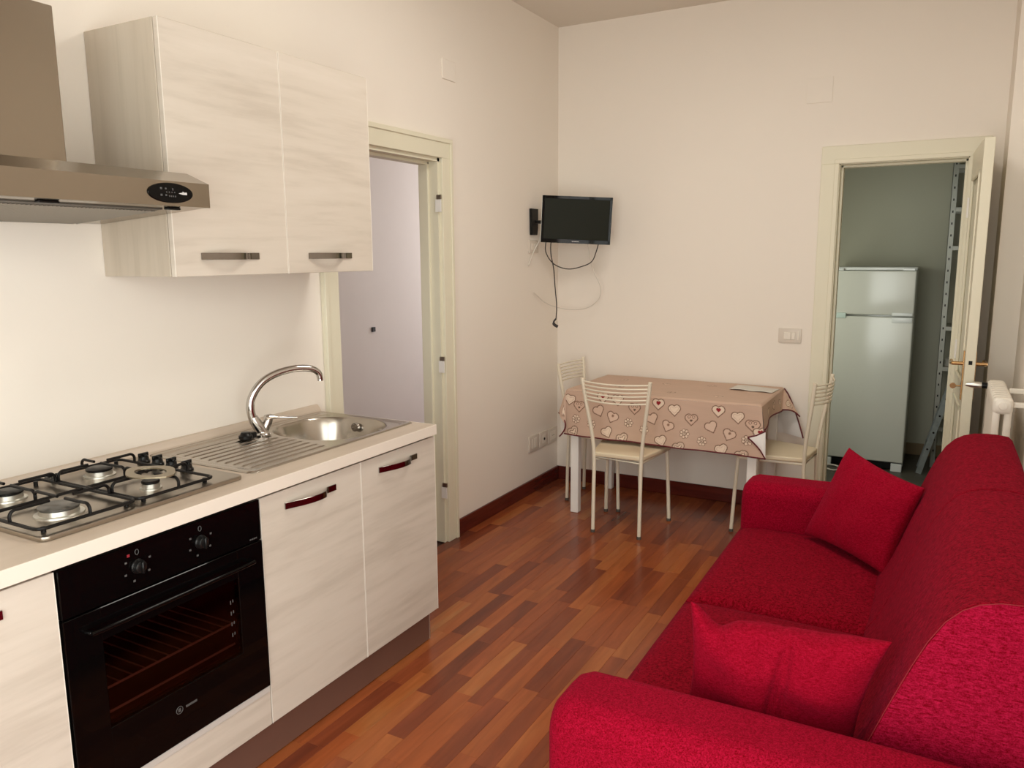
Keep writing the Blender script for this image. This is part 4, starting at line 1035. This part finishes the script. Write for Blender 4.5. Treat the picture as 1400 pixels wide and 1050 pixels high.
pillow('scatter_cushion', [(1.79, 1.735, .435), (2.165, 1.745, .435), (2.232, 1.690, .742), (1.803, 1.700, .705)], .15, 'red corduroy scatter cushion leaning behind the near sofa arm', 5, 1., 1.)

# ------------------------------------------------------------------ radiator
rd = thing('radiator', (2.50, 3.85, .1), 'cream column radiator on the right wall behind the sofa', 'radiator')
for k in range(9):
    y = 3.585+k*.058
    b = B()
    for cx in (2.486, 2.526): b.box(cx-.0135, cx+.0135, y-.022, y+.022, .17, .93, .010, 3)
    b.box(2.470, 2.542, y-.027, y+.027, .900, .968, .022, 4).box(2.470, 2.542, y-.027, y+.027, .130, .190, .020, 4)
    b.done('column', 'radiator', rd, smooth=True)
b = B(); b.lathe([(.027, 0), (.027, -.006), (.016, -.008), (.015, -.012), (.002, -.013)], (2.506, 3.559, .938), 'y', 24); b.done('end_cap', 'radiator', rd, smooth=True)
b = B(); b.tube([(2.470, 4.03, .945), (2.448, 4.03, .945)], .014, 14); b.done('valve_collar', 'black', rd, smooth=True)
b = B(); b.lathe([(.015, 0), (.016, -.010), (.014, -.035), (.009, -.055), (.008, -.062)], (2.449, 4.03, .945), 'x', 18); b.done('valve', 'alu', rd, smooth=True)
for q in ((3.60, 3.625, .925, .945), (3.80, 3.815, .950, .972), (3.60, 3.625, .18, .20)):
    b = B(); b.box(2.540, XR-.001, *q, .003, 1); b.done('wall_bracket', 'radiator', rd)

# ------------------------------------------------------------------ store room: fridge, shelving, ladder, cable
fr = thing('fridge_freezer', (1.835, 6.3, 0), 'white two-door fridge freezer in the small room behind the right doorway', 'fridge')
FX0_, FX1_, FYF = 1.560, 2.104, 6.000
b = B(); b.box(FX0_, FX1_, FYF+.05, 6.56, .03, 1.420, .006, 2); b.done('cabinet', 'fridge', fr, smooth=True)
b = B(); b.box(FX0_-.001, FX1_+.001, FYF+.012, 6.565, 1.415, 1.434, .004, 2); b.done('top_panel', 'fridge_trim', fr, smooth=True)
ZSP = 1.098
b = B(); b.box(FX0_, FX1_, FYF, FYF+.05, ZSP+.008, 1.412, .010, 3); d1 = b.done('freezer_door', 'fridge', fr, smooth=True)
b = B(); b.box(FX0_, FX1_, FYF, FYF+.05, .065, ZSP-.004, .010, 3); d2 = b.done('fridge_door', 'fridge', fr, smooth=True)
for d, za, zb_ in ((d1, 1.112, 1.124), (d2, 1.066, 1.092)):
    b = B(); b.box(FX1_-.135, FX1_-.008, FYF-.009, FYF+.002, za-.010, zb_, .004, 2); b.done('grip', 'fridge_trim', d, smooth=True)
b = B(); b.box(FX0_+.005, FX0_+.115, FYF-.007, FYF+.02, 1.078, 1.116, .004, 2); b.done('hinge_cover', plain('teal_shaded_trim', (.55, .68, .64), .3), fr, smooth=True)
for x in (FX0_+.01, FX1_-.085):
    b = B(); b.box(x, x+.075, FYF-.004, FYF+.03, 1.4125, 1.428, .003, 1); b.done('top_hinge', 'fridge_trim', fr)
b = B(); b.box(FX0_+.01, FX1_-.01, FYF+.03, FYF+.06, .012, .062, .002, 1); b.done('kick_plate', 'black', fr)
for x in (FX0_+.005, FX1_-.075):
    b = B(); b.box(x, x+.07, FYF+.004, FYF+.04, 0, .058, .003, 1); b.done('foot', 'fridge_trim', fr)
sh = thing('shelving_unit', (2.60, 6.42, 0), 'grey perforated metal shelving unit beside the fridge', 'shelving')
for x in (2.268, 2.92):
    for y in (6.25, 6.585):
        sx = 1 if x < 2.5 else -1; sy = 1 if y < 6.4 else -1
        b = B(); b.box(x, x+sx*.034, y, y+sy*.003, .002, 2.24, 0).box(x, x+sx*.003, y, y+sy*.034, .002, 2.24, 0); up_ = b.done('upright', 'shelf_steel', sh)
        if y < 6.4:
            b = B()
            for k in range(27): b.box(x+sx*.014, x+sx*.022, y-.0012, y+.0005, .12+k*.08, .135+k*.08)
            o = b.done('holes', 'iron', up_); o['kind'] = 'stuff'
for z in (2.120, 1.835, 1.575, 1.020, .735, .30):
    b = B(); b.box(2.272, 2.916, 6.254, 6.581, z-.003, z).box(2.272, 2.916, 6.252, 6.2545, z-.028, z).box(2.272, 2.916, 6.5805, 6.583, z-.028, z); b.done('shelf', 'shelf_steel', sh)
b = B(); b.box(2.345, 2.60, 6.30, 6.54, 1.5765, 1.72, .004, 1); o = b.done('storage_box', 'dim_box'); tag(origin(o, (2.47, 6.42, 1.577)), 'dark box standing on the third shelf down of the metal shelving', 'box')
b = B(); b.box(2.34, 2.62, 6.29, 6.53, 1.8365, 2.02, .004, 1); o = b.done('storage_box', 'dim_box'); tag(origin(o, (2.47, 6.42, 1.837)), 'dark box standing on the second shelf down of the metal shelving', 'box')
b = B(); b.lathe([(.035, 0), (.037, .01), (.034, .05), (.018, .058), (.016, .066)], (2.345, 6.33, .7355), 'z', 18); o = b.done('jar', plain('pale_jar', (.5, .5, .45), .3), None, smooth=True); tag(origin(o, (2.345, 6.33, .7355)), 'small pale jar on the low shelf just above the door lever', 'jar')
ld = thing('step_ladder', (2.24, 6.0, 0), 'folded grey metal ladder leaning in the small room beside the shelving', 'ladder')
def rail(y, m_):
    a = Vector((2.205, y, .004)); c_ = Vector((2.452, y+.02, 1.00)); d = (c_-a).normalized(); w_ = d.cross(Vector((0, 1, 0))).normalized()*.018
    b = B(); q = [a-w_, a+w_, c_+w_, c_-w_]
    v0 = [b.bm.verts.new(p) for p in q]; v1 = [b.bm.verts.new(p+Vector((0, .022, 0))) for p in q]
    b.bm.faces.new(v0); b.bm.faces.new(v1[::-1])
    for i in range(4): b.bm.faces.new((v0[i], v1[i], v1[(i+1) % 4], v0[(i+1) % 4]))
    bmesh.ops.recalc_face_normals(b.bm, faces=b.bm.faces); r = b.done('rail', m_, ld)
    for t_ in (.18, .30, .42, .54, .66, .8):
        p = a+(c_-a)*t_; b = B(); b.lathe([(.007, 0), (.007, -.002)], (p.x, p.y, p.z), 'y', 10); b.done('rivet', 'iron', r)
    return a, c_
a, c_ = rail(6.02, 'ladder'); a2, c2_ = rail(6.21, 'ladder')
for t_ in (.2, .44, .68, .9):
    p, q = a+(c_-a)*t_, a2+(c2_-a2)*t_
    b = B(); b.box(p.x-.02, p.x+.02, p.y+.02, q.y+.002, p.z-.008, p.z+.008, .002, 1); b.done('tread', 'ladder', ld)
cable('floor_cable', [(1.575, 5.96, .006), (1.60, 5.90, .006), (1.655, 5.84, .006), (1.695, 5.86, .006), (1.70, 5.93, .008), (1.66, 5.97, .010), (1.615, 5.955, .012)], .006, 'cable_white', 'white cable curled on the floor at the foot of the fridge')
print('planks', count)
